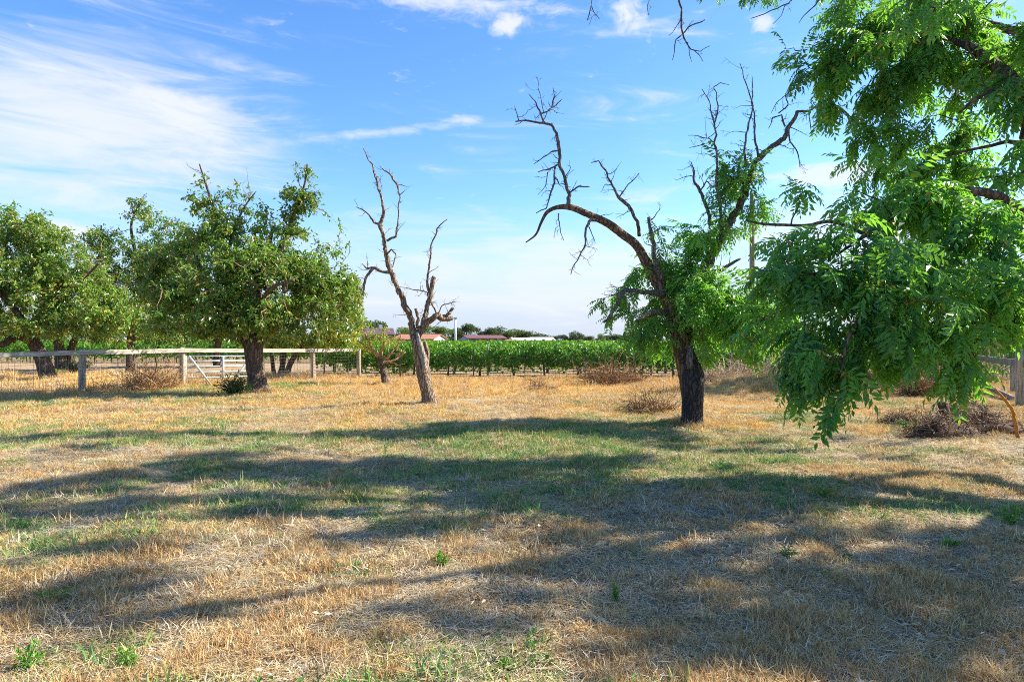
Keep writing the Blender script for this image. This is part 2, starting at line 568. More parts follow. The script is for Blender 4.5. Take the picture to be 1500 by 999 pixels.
c1 = t.mix(t.math('MULTIPLY', t.math('MULTIPLY', t.ramp(gr_, 0.44, 0.62), 0.65), t.ramp(sx.outputs[1], 24.0, 12.0)), c1, t.mix(fin2, (0.10, 0.15, 0.04), (0.42, 0.46, 0.15)))
principled(t, o, c1, 0.95, t.math('ADD', hh, fib), 1.0, 0.08, 0.1)
GROUND = m

# ------------------------------------------------------------------ ground sheet
def axis(dense, lo, hi, step, grow):
    a = list(np.arange(dense[0], dense[1] + 1e-6, step))
    s = step
    while a[-1] < hi:
        s *= grow
        a.append(a[-1] + s)
    s = step
    while a[0] > lo:
        s *= grow
        a.insert(0, a[0] - s)
    return np.array(a)


gx = axis((-9, 9), -2500, 2500, 0.11, 1.07)
gy = axis((1.5, 13), -400, 4000, 0.10, 1.05)
XX, YY = np.meshgrid(gx, gy)
near = np.clip((30 - np.hypot(XX, YY)) / 20, 0, 1)
ZZ = gz(XX, YY) + 0.012 * R.randn(*XX.shape) * near
nx, ny = len(gx), len(gy)
ii = (np.arange(ny - 1)[:, None] * nx + np.arange(nx - 1)[None, :]).ravel()
me = mesh_np('ground', np.stack([XX, YY, ZZ], -1).reshape(-1, 3), [np.stack([ii, ii + 1, ii + nx + 1, ii + nx], 1)], GROUND, True)
link('ground', me, kind='structure')

# ------------------------------------------------------------------ scatter by geometry nodes (only for grass and litter, which nobody could count)
def variants(name, meshes):
    c = bpy.data.collections.new(name)
    for i, me_ in enumerate(meshes):
        o_ = bpy.data.objects.new(f'{name}_{i:02d}', me_)
        c.objects.link(o_)
    return c


def scatter(name, pts, col_, nvar, scale, label=None, tilt=0.15, zscale=None):
    n = len(pts)
    rot = np.stack([R.randn(n) * tilt, R.randn(n) * tilt, R.rand(n) * 6.283], 1)
    me_ = mesh_np(name, pts, [], None, attrs={'rot': rot, 'scl': np.asarray(scale, float), 'idx': R.randint(0, nvar, n).astype(int)})
    o_ = link(name, me_, kind='stuff')
    ng = bpy.data.node_groups.new(name, 'GeometryNodeTree')
    ng.interface.new_socket('Geometry', in_out='INPUT', socket_type='NodeSocketGeometry')
    ng.interface.new_socket('Geometry', in_out='OUTPUT', socket_type='NodeSocketGeometry')
    N = ng.nodes
    gi, go = N.new('NodeGroupInput'), N.new('NodeGroupOutput')
    ip = N.new('GeometryNodeInstanceOnPoints')
    ci = N.new('GeometryNodeCollectionInfo')
    ci.inputs[0].default_value = col_
    ci.inputs['Separate Children'].default_value = True
    ci.inputs['Reset Children'].default_value = True
    L = ng.links
    L.new(gi.outputs[0], ip.inputs['Points'])
    L.new(ci.outputs[0], ip.inputs['Instance'])
    ip.inputs['Pick Instance'].default_value = True
    for nm, dt, sock in (('idx', 'INT', 'Instance Index'), ('rot', 'FLOAT_VECTOR', 'Rotation'), ('scl', 'FLOAT', 'Scale')):
        na = N.new('GeometryNodeInputNamedAttribute')
        na.data_type = dt
        na.inputs[0].default_value = nm
        L.new(na.outputs[0], ip.inputs[sock])
    L.new(ip.outputs[0], go.inputs[0])
    md = o_.modifiers.new('scatter', 'NODES')
    md.node_group = ng
    return o_


def blades(n, rad, h0, h1, wd, lean, curl=0.3, mt=STRAW, flat=False, seed=0):
    """n grass blades as one small mesh (a tuft or a patch of litter)"""
    r = np.random.RandomState(seed)
    ang = r.rand(n) * 6.283
    rr = rad * np.sqrt(r.rand(n))
    b = np.stack([rr * np.cos(ang), rr * np.sin(ang), np.zeros(n)], 1)
    h = h0 + (h1 - h0) * r.rand(n)
    la = r.rand(n) * 6.283
    if flat:
        zt = np.abs(r.randn(n)) * 0.10
        b[:, 2] = r.rand(n) * 0.02
    else:
        zt = np.ones(n)
    lx = lean * (0.3 + r.rand(n))
    dirn = np.stack([np.cos(la) * (lx if not flat else 1), np.sin(la) * (lx if not flat else 1), zt], 1)
    dirn /= np.linalg.norm(dirn, axis=1)[:, None]
    side = np.stack([-np.sin(la), np.cos(la), np.zeros(n)], 1)
    k = r.rand(n) * 6.283
    if not flat:
        side = np.stack([np.cos(k), np.sin(k), np.zeros(n)], 1)
    ww = (wd * (0.6 + 0.8 * r.rand(n)))[:, None]
    mid_ = b + dirn * h[:, None] * 0.55
    bend = np.stack([np.cos(la), np.sin(la), -0.3 * np.ones(n)], 1) * (curl * h * r.rand(n))[:, None]
    tip = b + dirn * h[:, None] + bend * (1 if not flat else 0.3)
    if flat:
        tip[:, 2] = np.abs(tip[:, 2])
    V = np.stack([b - side * ww * 0.5, b + side * ww * 0.5, mid_ + side * ww * 0.45, mid_ - side * ww * 0.45, tip], 1).reshape(-1, 3)
    i = np.arange(n)[:, None] * 5
    F4 = i + np.array([[0, 1, 2, 3]])
    F3 = i + np.array([[3, 2, 4]])
    return mesh_np('blades', V, [F4, F3], mt)


def leaflets(n, rad, h, size, mt, seed=0, star=False, up=0.6):
    """small leaves on short stems"""
    r = np.random.RandomState(seed)
    ang = r.rand(n) * 6.283
    rr = rad * np.sqrt(r.rand(n))
    b = np.stack([rr * np.cos(ang), rr * np.sin(ang), h * (0.15 + 0.85 * r.rand(n)) * (1 - 0.5 * rr / rad)], 1)
    la = ang + r.randn(n) * 0.8
    dd = np.stack([np.cos(la), np.sin(la), up * r.rand(n)], 1)
    V, Fc, _ = leaf_vf(b, dd, np.tile([0, 0, 1.0], (n, 1)) + 0.4 * r.randn(n, 3), size * (0.6 + 0.8 * r.rand(n)), size * 0.45 * (0.7 + 0.6 * r.rand(n)))
    return mesh_np('leaflets', V, [Fc], mt)


def unit(a):
    return a / (np.linalg.norm(a, axis=-1, keepdims=True) + 1e-9)


def leaf_vf(Pb, Dr, Nn, L, W, fold=0.18, tint=None):
    """folded lozenge leaves: 4 vertices and 2 triangles each"""
    Dr = unit(np.asarray(Dr, float))
    S = unit(np.cross(Dr, Nn))
    Nn = np.cross(S, Dr)
    L = np.broadcast_to(L, (len(Pb),))[:, None]
    W = np.broadcast_to(W, (len(Pb),))[:, None]
    m_ = Pb + Dr * L * 0.42 + Nn * W * fold
    V = np.stack([Pb, m_ + S * W * 0.5, Pb + Dr * L - Nn * L * 0.12, m_ - S * W * 0.5], 1).reshape(-1, 3)
    i = np.arange(len(Pb))[:, None] * 4
    F = np.concatenate([i + np.array([[0, 1, 2]]), i + np.array([[0, 2, 3]])], 0)
    T = None if tint is None else np.repeat(tint, 4)
    return V, F, T


def sector(n, d0, d1, pw=1.0, wide=0.95, extra=1.0):
    """random ground points in front of the camera between d0 and d1"""
    u_ = R.rand(n)
    if abs(pw) < 1e-3:
        d = d0 * (d1 / d0) ** u_
    else:
        d = (d0 ** pw + (d1 ** pw - d0 ** pw) * u_) ** (1 / pw)
    x = (R.rand(n) * 2 - 1) * (wide * d + extra)
    return x, d


def smooth_noise(x, y, s, seed):
    """cheap 2-d value noise, 0..1"""
    r = np.random.RandomState(seed)
    T_ = r.rand(64, 64)
    u_, v_ = x / s, y / s
    i, j = np.floor(u_).astype(int), np.floor(v_).astype(int)
    fu, fv = u_ - i, v_ - j
    fu, fv = fu * fu * (3 - 2 * fu), fv * fv * (3 - 2 * fv)
    g_ = lambda a, b: T_[a % 64, b % 64]
    return (g_(i, j) * (1 - fu) + g_(i + 1, j) * fu) * (1 - fv) + (g_(i, j + 1) * (1 - fu) + g_(i + 1, j + 1) * fu) * fv


def onground(x, y, dz=-0.004):
    return np.stack([x, y, gz(x, y) + dz], 1)


def greenness(x, y):
    g_ = 0.55 * smooth_noise(x, y, 2.1, 3) + 0.45 * smooth_noise(x, y, 0.55, 5)
    # greener in the middle left of the big walnut and along the left shade
    g_ = g_ + 0.28 * np.exp(-((x - 0.9) / 2.4) ** 2 - ((y - 9.8) / 2.4) ** 2) + 0.12 * np.exp(-((x + 6.5) / 4.0) ** 2 - ((y - 11.0) / 3) ** 2) + 0.10 * np.exp(-((x + 12) / 5.0) ** 2 - ((y - 17.4) / 0.8) ** 2)
    g_ = g_ - 0.10 * (x > 3.0) * (y < 8) - 0.20 * np.clip((y - 12.5) / 4, 0, 1) * (x > -6)
    return g_


# straw lying on the soil
lit = variants('litter', [blades(130, 0.26, 0.03, 0.11, 0.0032, 1, mt=STRAW_PALE, flat=True, seed=s) for s in range(5)]
               + [blades(130, 0.26, 0.03, 0.11, 0.0034, 1, mt=STRAW, flat=True, seed=9 + s) for s in range(3)])
x, y = sector(9000, 2.2, 9, 0.8)
x2, y2 = sector(9000, 8.5, 19, 0.9)
x, y = np.r_[x, x2], np.r_[y, y2]
cov = smooth_noise(x, y, 0.8, 11) + 0.4 * R.rand(len(x))
k = cov > 0.42
x, y = x[k], y[k]
scatter('straw_litter', onground(x, y), lit, 8, (0.7 + 0.5 * R.rand(len(x))) * (1 + 0.05 * np.maximum(y - 6, 0)), tilt=0.06)

# short upright dry grass
tufts = variants('dry_tuft', [blades(26, 0.055, 0.03, 0.105, 0.0042, 0.45, mt=(STRAW if s % 3 else RUST), seed=20 + s) for s in range(8)]
                 + [blades(16, 0.10, 0.02, 0.07, 0.0045, 0.9, mt=STRAW_PALE, seed=40 + s) for s in range(4)])
x, y = sector(38000, 2.2, 8, 0.9)
x2, y2 = sector(26000, 7.5, 28, 0.75)
x, y = np.r_[x, x2], np.r_[y, y2]
cov = 0.55 * smooth_noise(x, y, 0.7, 21) + 0.45 * smooth_noise(x, y, 0.22, 23) + 0.18 * R.rand(len(x)) + 0.02 * np.clip(y - 9, 0, 10)
k = cov > 0.56
x, y, cv = x[k], y[k], cov[k]
scatter('dry_grass', onground(x, y), tufts, 12, (0.45 + 1.3 * np.clip(cv - 0.58, 0, 0.5) + 0.35 * R.rand(len(x))) * (1 + 0.035 * np.maximum(y - 7, 0)), tilt=0.15)

# coarser clumps in the foreground
coarse = variants('coarse_tuft', [blades(46, 0.10, 0.03, 0.12, 0.0055, 0.8, mt=(STRAW, STRAW_PALE, RUST, STRAW_PALE, STRAW)[s], seed=140 + s) for s in range(5)])
x, y = sector(5200, 2.2, 15, 0.85)
k = smooth_noise(x, y, 0.45, 27) + 0.3 * smooth_noise(x, y, 1.4, 28) > 0.72
x, y = x[k], y[k]
scatter('coarse_dry_grass', onground(x, y), coarse, 5, 0.5 + 0.75 * R.rand(len(x)), tilt=0.3)

# green blades and clover between
grn = variants('green_tuft', [blades(24, 0.06, 0.025, 0.075, 0.0048, 0.6, mt=GREENG, seed=60 + s) for s in range(5)]
               + [blades(24, 0.07, 0.03, 0.08, 0.0048, 0.6, mt=YGRASS, seed=160 + s) for s in range(4)]
               + [leaflets(22, 0.07, 0.035, 0.022, WEED if s % 2 else GREENG, seed=70 + s) for s in range(4)])
x, y = sector(60000, 2.2, 24, 0.75)
g_ = greenness(x, y) + 0.10 * R.rand(len(x))
k = g_ > 0.50
x, y, gg = x[k], y[k], g_[k]
scatter('green_grass', onground(x, y), grn, 13, (0.55 + 1.6 * np.clip(gg - 0.50, 0, 0.33) + 0.35 * R.rand(len(x))) * (1 + 0.03 * np.maximum(y - 7, 0)), tilt=0.12)

x, y = sector(2600, 2.3, 16, 0.9)
k = greenness(x, y) + 0.12 * R.rand(len(x)) > 0.57
x, y = x[k], y[k]
scatter('green_clumps', onground(x, y), grn, 13, 1.2 + 1.1 * R.rand(len(x)), tilt=0.2)

# taller golden grass beyond, along the fences
tall = variants('tall_tuft', [blades(30, 0.16, 0.10, 0.34, 0.008, 0.4, mt=(GOLD if s < 3 else STRAW), seed=80 + s) for s in range(4)]
                + [blades(30, 0.2, 0.10, 0.30, 0.008, 0.7, mt=(RUST if s < 1 else BRUSH_PALE), seed=90 + s) for s in range(3)])
n = 16000
x = R.rand(n) * 62 - 31
y = 14 + 15.8 * R.rand(n)
fx = -13.4 + (y - 19.5) / 1.38                          # the fence line on the left
m1 = (x < fx + 0.5) & (y > 16.5)                        # beyond the left fence
m2 = (y > 24.6) & (x > -9) & (R.rand(n) < 0.45)                              # in front of the vineyard
m3 = (x > 4.5) & (y > 18.8) & (smooth_noise(x, y, 1.3, 33) > 0.35)
m4 = (y > 18) & (R.rand(n) < 0.18)
k = (m1 | m2 | m3 | m4) & (np.abs(x) < 0.95 * y + 1)
x, y = x[k], y[k]
scatter('tall_dry_grass', onground(x, y), tall, 7, (0.45 + 0.6 * R.rand(len(x)) * (0.6 + 0.8 * smooth_noise(x, y, 1.0, 35))) * (1 + 0.5 * (m1[k] & (smooth_noise(x, y, 0.9, 36) > .5))) * np.where((y > 25.5) & (x > -7), 0.55, 1.0), tilt=0.2)
n = 9000
x = R.rand(n) * 200 - 100
y = 28.6 + 26 * R.rand(n)
k = (np.abs(x) < 1.0 * y) & (R.rand(n) < 0.6)
x, y = x[k], y[k]
scatter('vineyard_dry_grass', onground(x, y), tall, 7, 0.2 + 0.3 * R.rand(len(x)), tilt=0.2)

gold = variants('gold_tuft', [blades(30, 0.10, 0.04, 0.13, 0.007, 0.7, mt=GOLD, seed=120 + s) for s in range(4)])
x, y = sector(16000, 11, 29, 0.8)
k = (smooth_noise(x, y, 1.1, 44) + 0.04 * (y - 14) > 0.42) & (greenness(x, y) < 0.62)
x, y = x[k], y[k]
scatter('golden_dry_grass', onground(x, y), gold, 4, 0.6 + 0.6 * R.rand(len(x)), tilt=0.2)
# rank grass and litter round the feet of trunks and posts
bp = []
for (cx, cy, rr_, n_) in ((3.52, 12.2, .24, 46), (-2.07, 15.9, .24, 60), (-8.1, 19.8, .42, 90), (-4.8, 23.6, .2, 40), (-20.4, 26, .4, 60), (-13.4, 19.5, .16, 30), (-11.6, 22.0, .16, 30), (-8.4, 26.4, .16, 26), (-6.95, 28.4, .16, 26), (14.4, 21.3, .3, 50)):
    a_ = R.rand(n_) * 6.283
    q_ = rr_ * (1.0 + 0.9 * R.rand(n_) ** 2)
    bp.append(np.stack([cx + q_ * np.cos(a_), cy + q_ * np.sin(a_)], 1))
bp = np.concatenate(bp)
scatter('trunk_foot_grass', onground(bp[:, 0], bp[:, 1]), tall, 7, 0.3 + 0.4 * R.rand(len(bp)), tilt=0.25)

# fallen walnut leaves on the near ground
dl = variants('fallen_leaf', [leaflets(9, 0.25, 0.03, 0.055, STRAW_PALE if s % 2 else RUST, seed=100 + s, up=0.2) for s in range(4)])
x, y = sector(2600, 2.2, 9, 0.8)
k = (x > -1.5 + 1.2 * R.randn(len(x)))
scatter('fallen_leaves', onground(x[k], y[k]), dl, 4, 0.6 + 0.5 * R.rand(k.sum()), tilt=0.1)


# ------------------------------------------------------------------ trees
def crooked(p0, dirn, length, steps, jag, r, up=0.0):
    p = [np.array(p0, float)]
    dr = unit(np.array(dirn, float))
    for _ in range(steps):
        dr = unit(dr + r.randn(3) * jag + np.array([0, 0, up]))
        p.append(p[-1] + dr * length / steps)
    return np.array(p)


def spurs(mb, line, rads, n, lmin, lmax, r, up=0.1, depth=1, jag=0.35, t0=0.1, rmin=0.004, fwd=0.5):
    """crooked dead side twigs on a limb; returns their nodes"""
    L = len(line)
    nodes = []
    for _ in range(n):
        i = int((t0 + (0.98 - t0) * r.rand()) * (L - 1))
        tan = unit(line[min(i + 1, L - 1)] - line[max(i - 1, 0)])
        sd = unit(np.cross(tan, r.randn(3)))
        ln = lmin + (lmax - lmin) * r.rand() ** 1.5
        st = max(3, int(ln / 0.08))
        tw = crooked(line[i], sd + fwd * tan, ln, st, jag, r, up)
        rr = min(rads[i] * 0.5, 0.004 + 0.017 * ln)
        rd = np.linspace(rr, max(rmin * 0.6, rr * 0.25), len(tw))
        mb.tube(tw, rd, 5 if rr > 0.008 else 4, 0.1)
        nodes.append(tw)
        if depth > 0:
            nodes += spurs(mb, tw, rd, 1 + r.randint(3), lmin * 0.5, max(lmin * 0.6, ln * 0.5), r, up, depth - 1, jag, 0.2, rmin)
    return nodes


def limb(px_pts, scale_r, step=0.05):
    """px_pts: (px, py, distance, radius in px) -> resampled line and radii in metres"""
    a = []
    for (px, py, d, rp) in px_pts:
        p = P(px, py, d)
        a.append([*p, rp * d / F0 * scale_r])
    a = catmull(np.array(a), step)
    return a[:, :3], np.maximum(a[:, 3], 0.003)


def twig_net(mb, nodes, targets, r, r0=0.012, r1=0.004, sag=0.08, sides=4):
    """joins every shoot to the branches with a thin crooked branchlet, nearest first"""
    nodes = np.array(nodes)
    dmin = np.sqrt(((targets[:, None, :] - nodes[None, ::3, :]) ** 2).sum(-1)).min(1) if len(nodes) else np.zeros(len(targets))
    order = np.argsort(dmin)
    buf = np.zeros((len(nodes) + 5 * len(targets), 3))
    buf[:len(nodes)] = nodes
    cnt = len(nodes)
    dirs = np.zeros_like(targets)
    for k_ in order:
        tg = targets[k_]
        dd = ((buf[:cnt] - tg) ** 2).sum(1)
        i = dd.argmin()
        a = buf[i]
        ln = math.sqrt(dd[i])
        if ln < 0.02:
            dirs[k_] = r.randn(3)
            continue
        st = 4
        t_ = np.linspace(0, 1, st + 1)[:, None]
        line = a + (tg - a) * t_ + r.randn(st + 1, 3) * 0.07 * ln * np.sin(np.pi * t_)
        line[:, 2] += (sag * ln * np.sin(np.pi * t_))[:, 0]
        rr = min(r0 * (0.6 + ln * 0.8), r0 * 2)
        mb.tube(line, np.linspace(rr, r1, st + 1), sides, 0, close=False)
        buf[cnt:cnt + st] = line[1:]
        cnt += st
        dirs[k_] = tg - line[-2]
    return unit(dirs)


GAP = -0.10


def blob_pts(blobs, r, dens):
    """shoot positions in ellipsoids: (px, py, rx px, ry px, distance, depth radius m, weight)"""
    out_, cen = [], []
    for b in blobs:
        px, py, rx, ry, d, rd = b[:6]
        wgt = b[6] if len(b) > 6 else 1.0
        c = P(px, py, d)
        ax = np.array([rx * d / F0, rd, ry * d / F0])
        vol = ax[0] * ax[1] * ax[2] * 4.19
        n_ = max(2, int(dens * wgt * vol ** 0.85))
        v = unit(r.randn(n_, 3)) * (r.rand(n_, 1) ** (1 / 2.4))
        st_ = r.rand(n_) < 0.10
        v[st_] *= 1.25 + 0.45 * r.rand(st_.sum(), 1)
        q_ = c + v * ax
        ws = 0.62 / max(0.5, min(1.3, ax.mean()))
        f_ = (np.sin(q_[:, 0] * 5.3 * ws + 1.3 * np.sin(q_[:, 2] * 3.1 * ws)) + np.sin(q_[:, 2] * 6.1 * ws + 2.0 + 1.2 * np.sin(q_[:, 1] * 4.0 * ws)) + np.sin(q_[:, 1] * 5.1 * ws + q_[:, 0] * 3.3 * ws))
        keep_ = (f_ > GAP) | st_
        keep_[:1] = True
        out_.append(q_[keep_])
        cen.append(unit(v)[keep_])
    return np.concatenate(out_), np.concatenate(cen)


def simple_leaves(shoots, dirs, r, per, L, spread, droop=0.5, tint=None):
    """leaves round the last part of every shoot"""
    n = len(shoots)
    Pn = np.repeat(shoots, per, 0)
    Dn = np.repeat(dirs, per, 0)
    t_ = r.rand(n * per)[:, None]
    base = Pn - Dn * t_ * spread + r.randn(n * per, 3) * spread * 0.22
    dr = unit(unit(r.randn(n * per, 3)) + 0.5 * Dn + np.array([0, 0, -droop]))
    nn = unit(r.randn(n * per, 3) * 0.6 + np.array([0, 0, 1.0]))
    ls = L * (0.6 + 0.7 * r.rand(n * per))
    ti = np.repeat(tint, per) + 0.12 * r.randn(n * per)
    return leaf_vf(base, dr, nn, ls, ls * 0.5, 0.2, np.clip(ti, 0, 1))


def compound_vf(base, dirs, r, length, pairs=6, droop=0.6, tint=None, lw=0.35, lsize=0.27):
    """pinnate walnut leaves: leaflets in pairs along a drooping midrib"""
    n = len(base)
    L = np.broadcast_to(length, (n,))
    d0 = unit(dirs)
    sd = unit(np.cross(d0, np.array([0, 0, 1.0]) + 0.35 * r.randn(n, 3)))
    Vs, Fs, Ts, off = [], [], [], 0
    cur = base.copy()
    dd = d0.copy()
    ts = tint if tint is not None else np.full(n, 0.5)
    K = pairs
    Vr = []
    for k_ in range(K + 1):
        dd = unit(dd + np.array([0, 0, -droop / K]))
        cur = cur + dd * (L / (K + 0.6))[:, None]
        up_ = np.cross(sd, dd)
        size = L * lsize * (0.75 + 0.45 * math.sin(math.pi * (k_ + 0.7) / (K + 1.4)))
        sides = (1, -1) if k_ < K else (0,)
        for s_ in sides:
            dr = unit(sd * s_ * 0.9 + dd * (0.55 if s_ else 1.0) + np.array([0, 0, -0.35]) + 0.16 * r.randn(n, 3))
            ss = size * (0.85 + 0.3 * r.rand(n))
            V, F, T = leaf_vf(cur + 0.004 * r.randn(n, 3), dr, up_ + 0.25 * r.randn(n, 3), ss, ss * lw, 0.15, np.clip(ts + 0.06 * r.randn(n), 0, 1))
            Vs.append(V)
            Fs.append(F + off)
            Ts.append(T)
            off += len(V)
    return np.concatenate(Vs), np.concatenate(Fs), np.concatenate(Ts)


def ptrunk(root, name, line, rad, sides, wob, material, label=None):
    mb = MB()
    mb.tube(line, rad, sides, wob)
    return link(name, mb.mesh(name, material, True), root, label=label)


def leafy_tree(label, base_px, d, trunks, limbs, blobs, seed, leafm, dens, per, L, group, tint=(0.3, 0.7), bm=BARK_FRUIT, name='orchard_tree', sparse=None, twigm=TWIG, spread=0.28, spur=0):
    r = np.random.RandomState(seed)
    bx, by = (base_px[0] - 750) / F0 * d, d
    root = thing(name, label, 'tree', (bx, by, float(gz(bx, by))), group)
    nodes = []
    for tr in trunks:
        ln, rd = limb([(a, b, d + c, e) for a, b, c, e in tr], 1.0, 0.06)
        ln[0, 2] = gz(ln[0, 0], ln[0, 1]) - 0.1
        hgt = ln[:, 2] - ln[0, 2]
        rd = rd * (1 + 0.45 * np.exp(-hgt / 0.16))
        ptrunk(root, 'trunk', ln, rd, 20, 0.09, bm)
        nodes.append(ln[len(ln) // 2:])
    for lb in limbs:
        ln, rd = limb([(a, b, d + c, e) for a, b, c, e in lb], 1.0, 0.08)
        ptrunk(root, 'limb', ln, rd, 9, 0.08, bm)
        nodes.append(ln)
    tw = MB()
    if spur:
        for lb in limbs:
            ln, rd = limb([(a, b, d + c, e) for a, b, c, e in lb], 1.0, 0.08)
            for q in spurs(tw, ln, rd, spur, 0.3, 1.1, r, 0.1, 1, 0.3, 0.4):
                nodes.append(q)
    nodes = np.concatenate(nodes)
    pts, out_ = blob_pts([(b[0], b[1], b[2], b[3], d + b[4], b[5], *(b[6:])) for b in blobs], r, dens)
    dirs = twig_net(tw, nodes, pts, r, 0.016, 0.004, 0.05)
    link('twigs', tw.mesh('twigs', twigm), root, kind='stuff')
    zt = (pts[:, 2] - pts[:, 2].min()) / (np.ptp(pts[:, 2]) + 1e-6)
    cl_ = smooth_noise(pts[:, 0] + 50, pts[:, 2] + 50, 0.8, seed)
    tv = tint[0] + (tint[1] - tint[0]) * cl_ + 0.10 * r.randn(len(pts))
    V, F, T = simple_leaves(pts, unit(dirs + 0.5 * out_), r, per, L, spread, 0.45, tv)
    link('crown', mesh_np('crown', V, [F], leafm, attrs={'tint': T}), root, kind='stuff')
    return root


GRP_L = 'orchard trees around the left fence'
# the tree on the near side of the fence, right of the gate
leafy_tree('broad leafy tree with dark split trunk standing in front of the white gate', (376, 575), 19.8,
           [[(377, 577, 0, 15), (376, 555, 0, 13), (373, 530, 0, 12), (371, 508, 0, 13), (366, 492, 0, 11)]],
           [[(364, 505, 0, 8), (350, 480, -.2, 7), (325, 450, -.5, 5.5), (300, 415, -.6, 4), (285, 370, -.6, 2.5)],
            [(374, 508, 0, 8), (393, 485, .3, 6.5), (415, 462, .5, 5), (445, 432, .6, 4), (475, 418, .6, 3), (500, 400, .6, 1.5)],
            [(368, 498, 0, 8), (374, 455, .2, 6), (380, 410, .3, 5), (392, 370, .3, 3.5), (400, 330, .3, 2)],
            [(345, 472, -.2, 4.5), (335, 400, .0, 3.8), (325, 345, .2, 3), (308, 290, .2, 2), (292, 240, .2, 1)],
            [(385, 400, .3, 4), (412, 360, .2, 3.2), (432, 310, .1, 2.4), (446, 270, .1, 1.6), (450, 240, .1, 1)],
            [(374, 470, 0, 5), (385, 440, -1, 4), (400, 420, -1.8, 3), (430, 410, -2.2, 2)],
            [(330, 380, 0, 2.5), (345, 330, -.1, 1.8), (360, 300, -.1, 1.2), (375, 280, -.1, .7)]],
           [(300, 440, 70, 45, -.5, 1.3), (250, 450, 45, 45, 0, 1.0), (345, 385, 60, 50, 0, 1.3), (395, 400, 65, 50, -.3, 1.5), (455, 420, 60, 50, 0, 1.3),
            (500, 440, 30, 55, .2, .9), (355, 455, 80, 36, -.8, 1.5), (440, 465, 60, 30, -.5, 1.3), (335, 480, 70, 18, -.5, 1.2), (325, 335, 44, 36, 0, .8, .75), (370, 320, 30, 26, .1, .6, .5), (345, 290, 22, 20, .1, .4, .4),
            (300, 300, 30, 30, .2, .5, .6), (292, 262, 14, 16, .2, .3, .7), (440, 310, 32, 46, .1, .6, .9), (450, 250, 15, 16, .1, .3, 1.0), (395, 350, 45, 28, .2, .8, .6),
            (478, 362, 24, 18, .2, .5, .6), (505, 333, 9, 9, .2, .2), (235, 400, 44, 40, .3, .8, 1), (275, 360, 34, 30, .3, .8, .9), (420, 280, 14, 12, .1, .3, .6), (468, 285, 12, 10, .1, .3, .6)],
           11, LEAF_FRUIT, 98, 17, 0.13, GRP_L, (0.2, 0.95), spur=7)
leafy_tree('dense tree at the left edge, its pale trunk leaning behind the rail fence', (70, 549), 26.0,
           [[(70, 552, 0, 11), (64, 532, 0, 9.5), (55, 512, 0, 9), (46, 496, 0, 8)]],
           [[(50, 503, 0, 6), (25, 492, -.5, 5), (0, 505, -1, 4), (-40, 495, -1.2, 3)],
            [(48, 498, 0, 7), (62, 460, 0, 5.5), (66, 420, .2, 4), (50, 370, .2, 2.5), (38, 325, .2, 1.3)],
            [(58, 470, 0, 4), (92, 435, -.5, 3), (125, 405, -.8, 2), (145, 385, -1, 1.2)],
            [(50, 490, 0, 5), (10, 440, -.3, 4), (-30, 400, -.3, 2.6)]],
           [(45, 345, 55, 38, 0, 1.6), (20, 318, 28, 20, 0, .9), (90, 385, 48, 38, 0, 1.5), (15, 420, 65, 55, 0, 2.0), (100, 440, 70, 45, -.3, 1.9),
            (50, 475, 75, 24, -.5, 1.8), (150, 462, 52, 38, 0, 1.6), (-50, 400, 60, 70, 0, 2), (-50, 470, 60, 30, 0, 1.6), (65, 400, 50, 50, 0, 1.6), (115, 398, 44, 34, 0, 1.4), (0, 350, 40, 40, 0, 1.4)],
           12, LEAF_FRUIT, 42, 17, 0.15, GRP_L, (0.2, 0.95), spur=6, spread=0.34)
leafy_tree('taller tree behind the rail fence, with bare twigs and loose tufts at its top', (192, 543), 33.0,
           [[(192, 541, 0, 6.5), (191, 520, 0, 6), (192, 495, 0, 5.5), (196, 470, 0, 5)]],
           [[(195, 475, 0, 4.5), (205, 430, 0, 4), (200, 380, 0, 3), (192, 330, 0, 1.8), (206, 295, 0, 1)],
            [(197, 465, 0, 4), (170, 430, -.5, 3), (152, 380, -.5, 2), (148, 330, -.5, 1)],
            [(198, 460, 0, 4), (235, 420, .4, 3), (255, 370, .4, 2), (275, 335, .4, 1)]],
           [(150, 338, 26, 18, -.5, .9, .8), (205, 312, 26, 22, 0, .8, .8), (240, 340, 42, 28, .3, 1.2, .8), (200, 375, 58, 34, 0, 1.8), (285, 350, 28, 26, .4, .9),
            (160, 395, 40, 36, -.4, 1.5), (245, 415, 55, 45, .3, 1.8), (180, 440, 68, 42, 0, 2.2), (232, 468, 68, 32, 0, 2), (148, 480, 40, 24, 0, 1.6), (190, 296, 10, 8, 0, .3), (132, 360, 22, 24, 0, .8), (260, 380, 40, 30, 0, 1.2)],
           13, LEAF_FRUIT, 34, 17, 0.16, GRP_L, (0.15, 0.85), spur=6, spread=0.4)
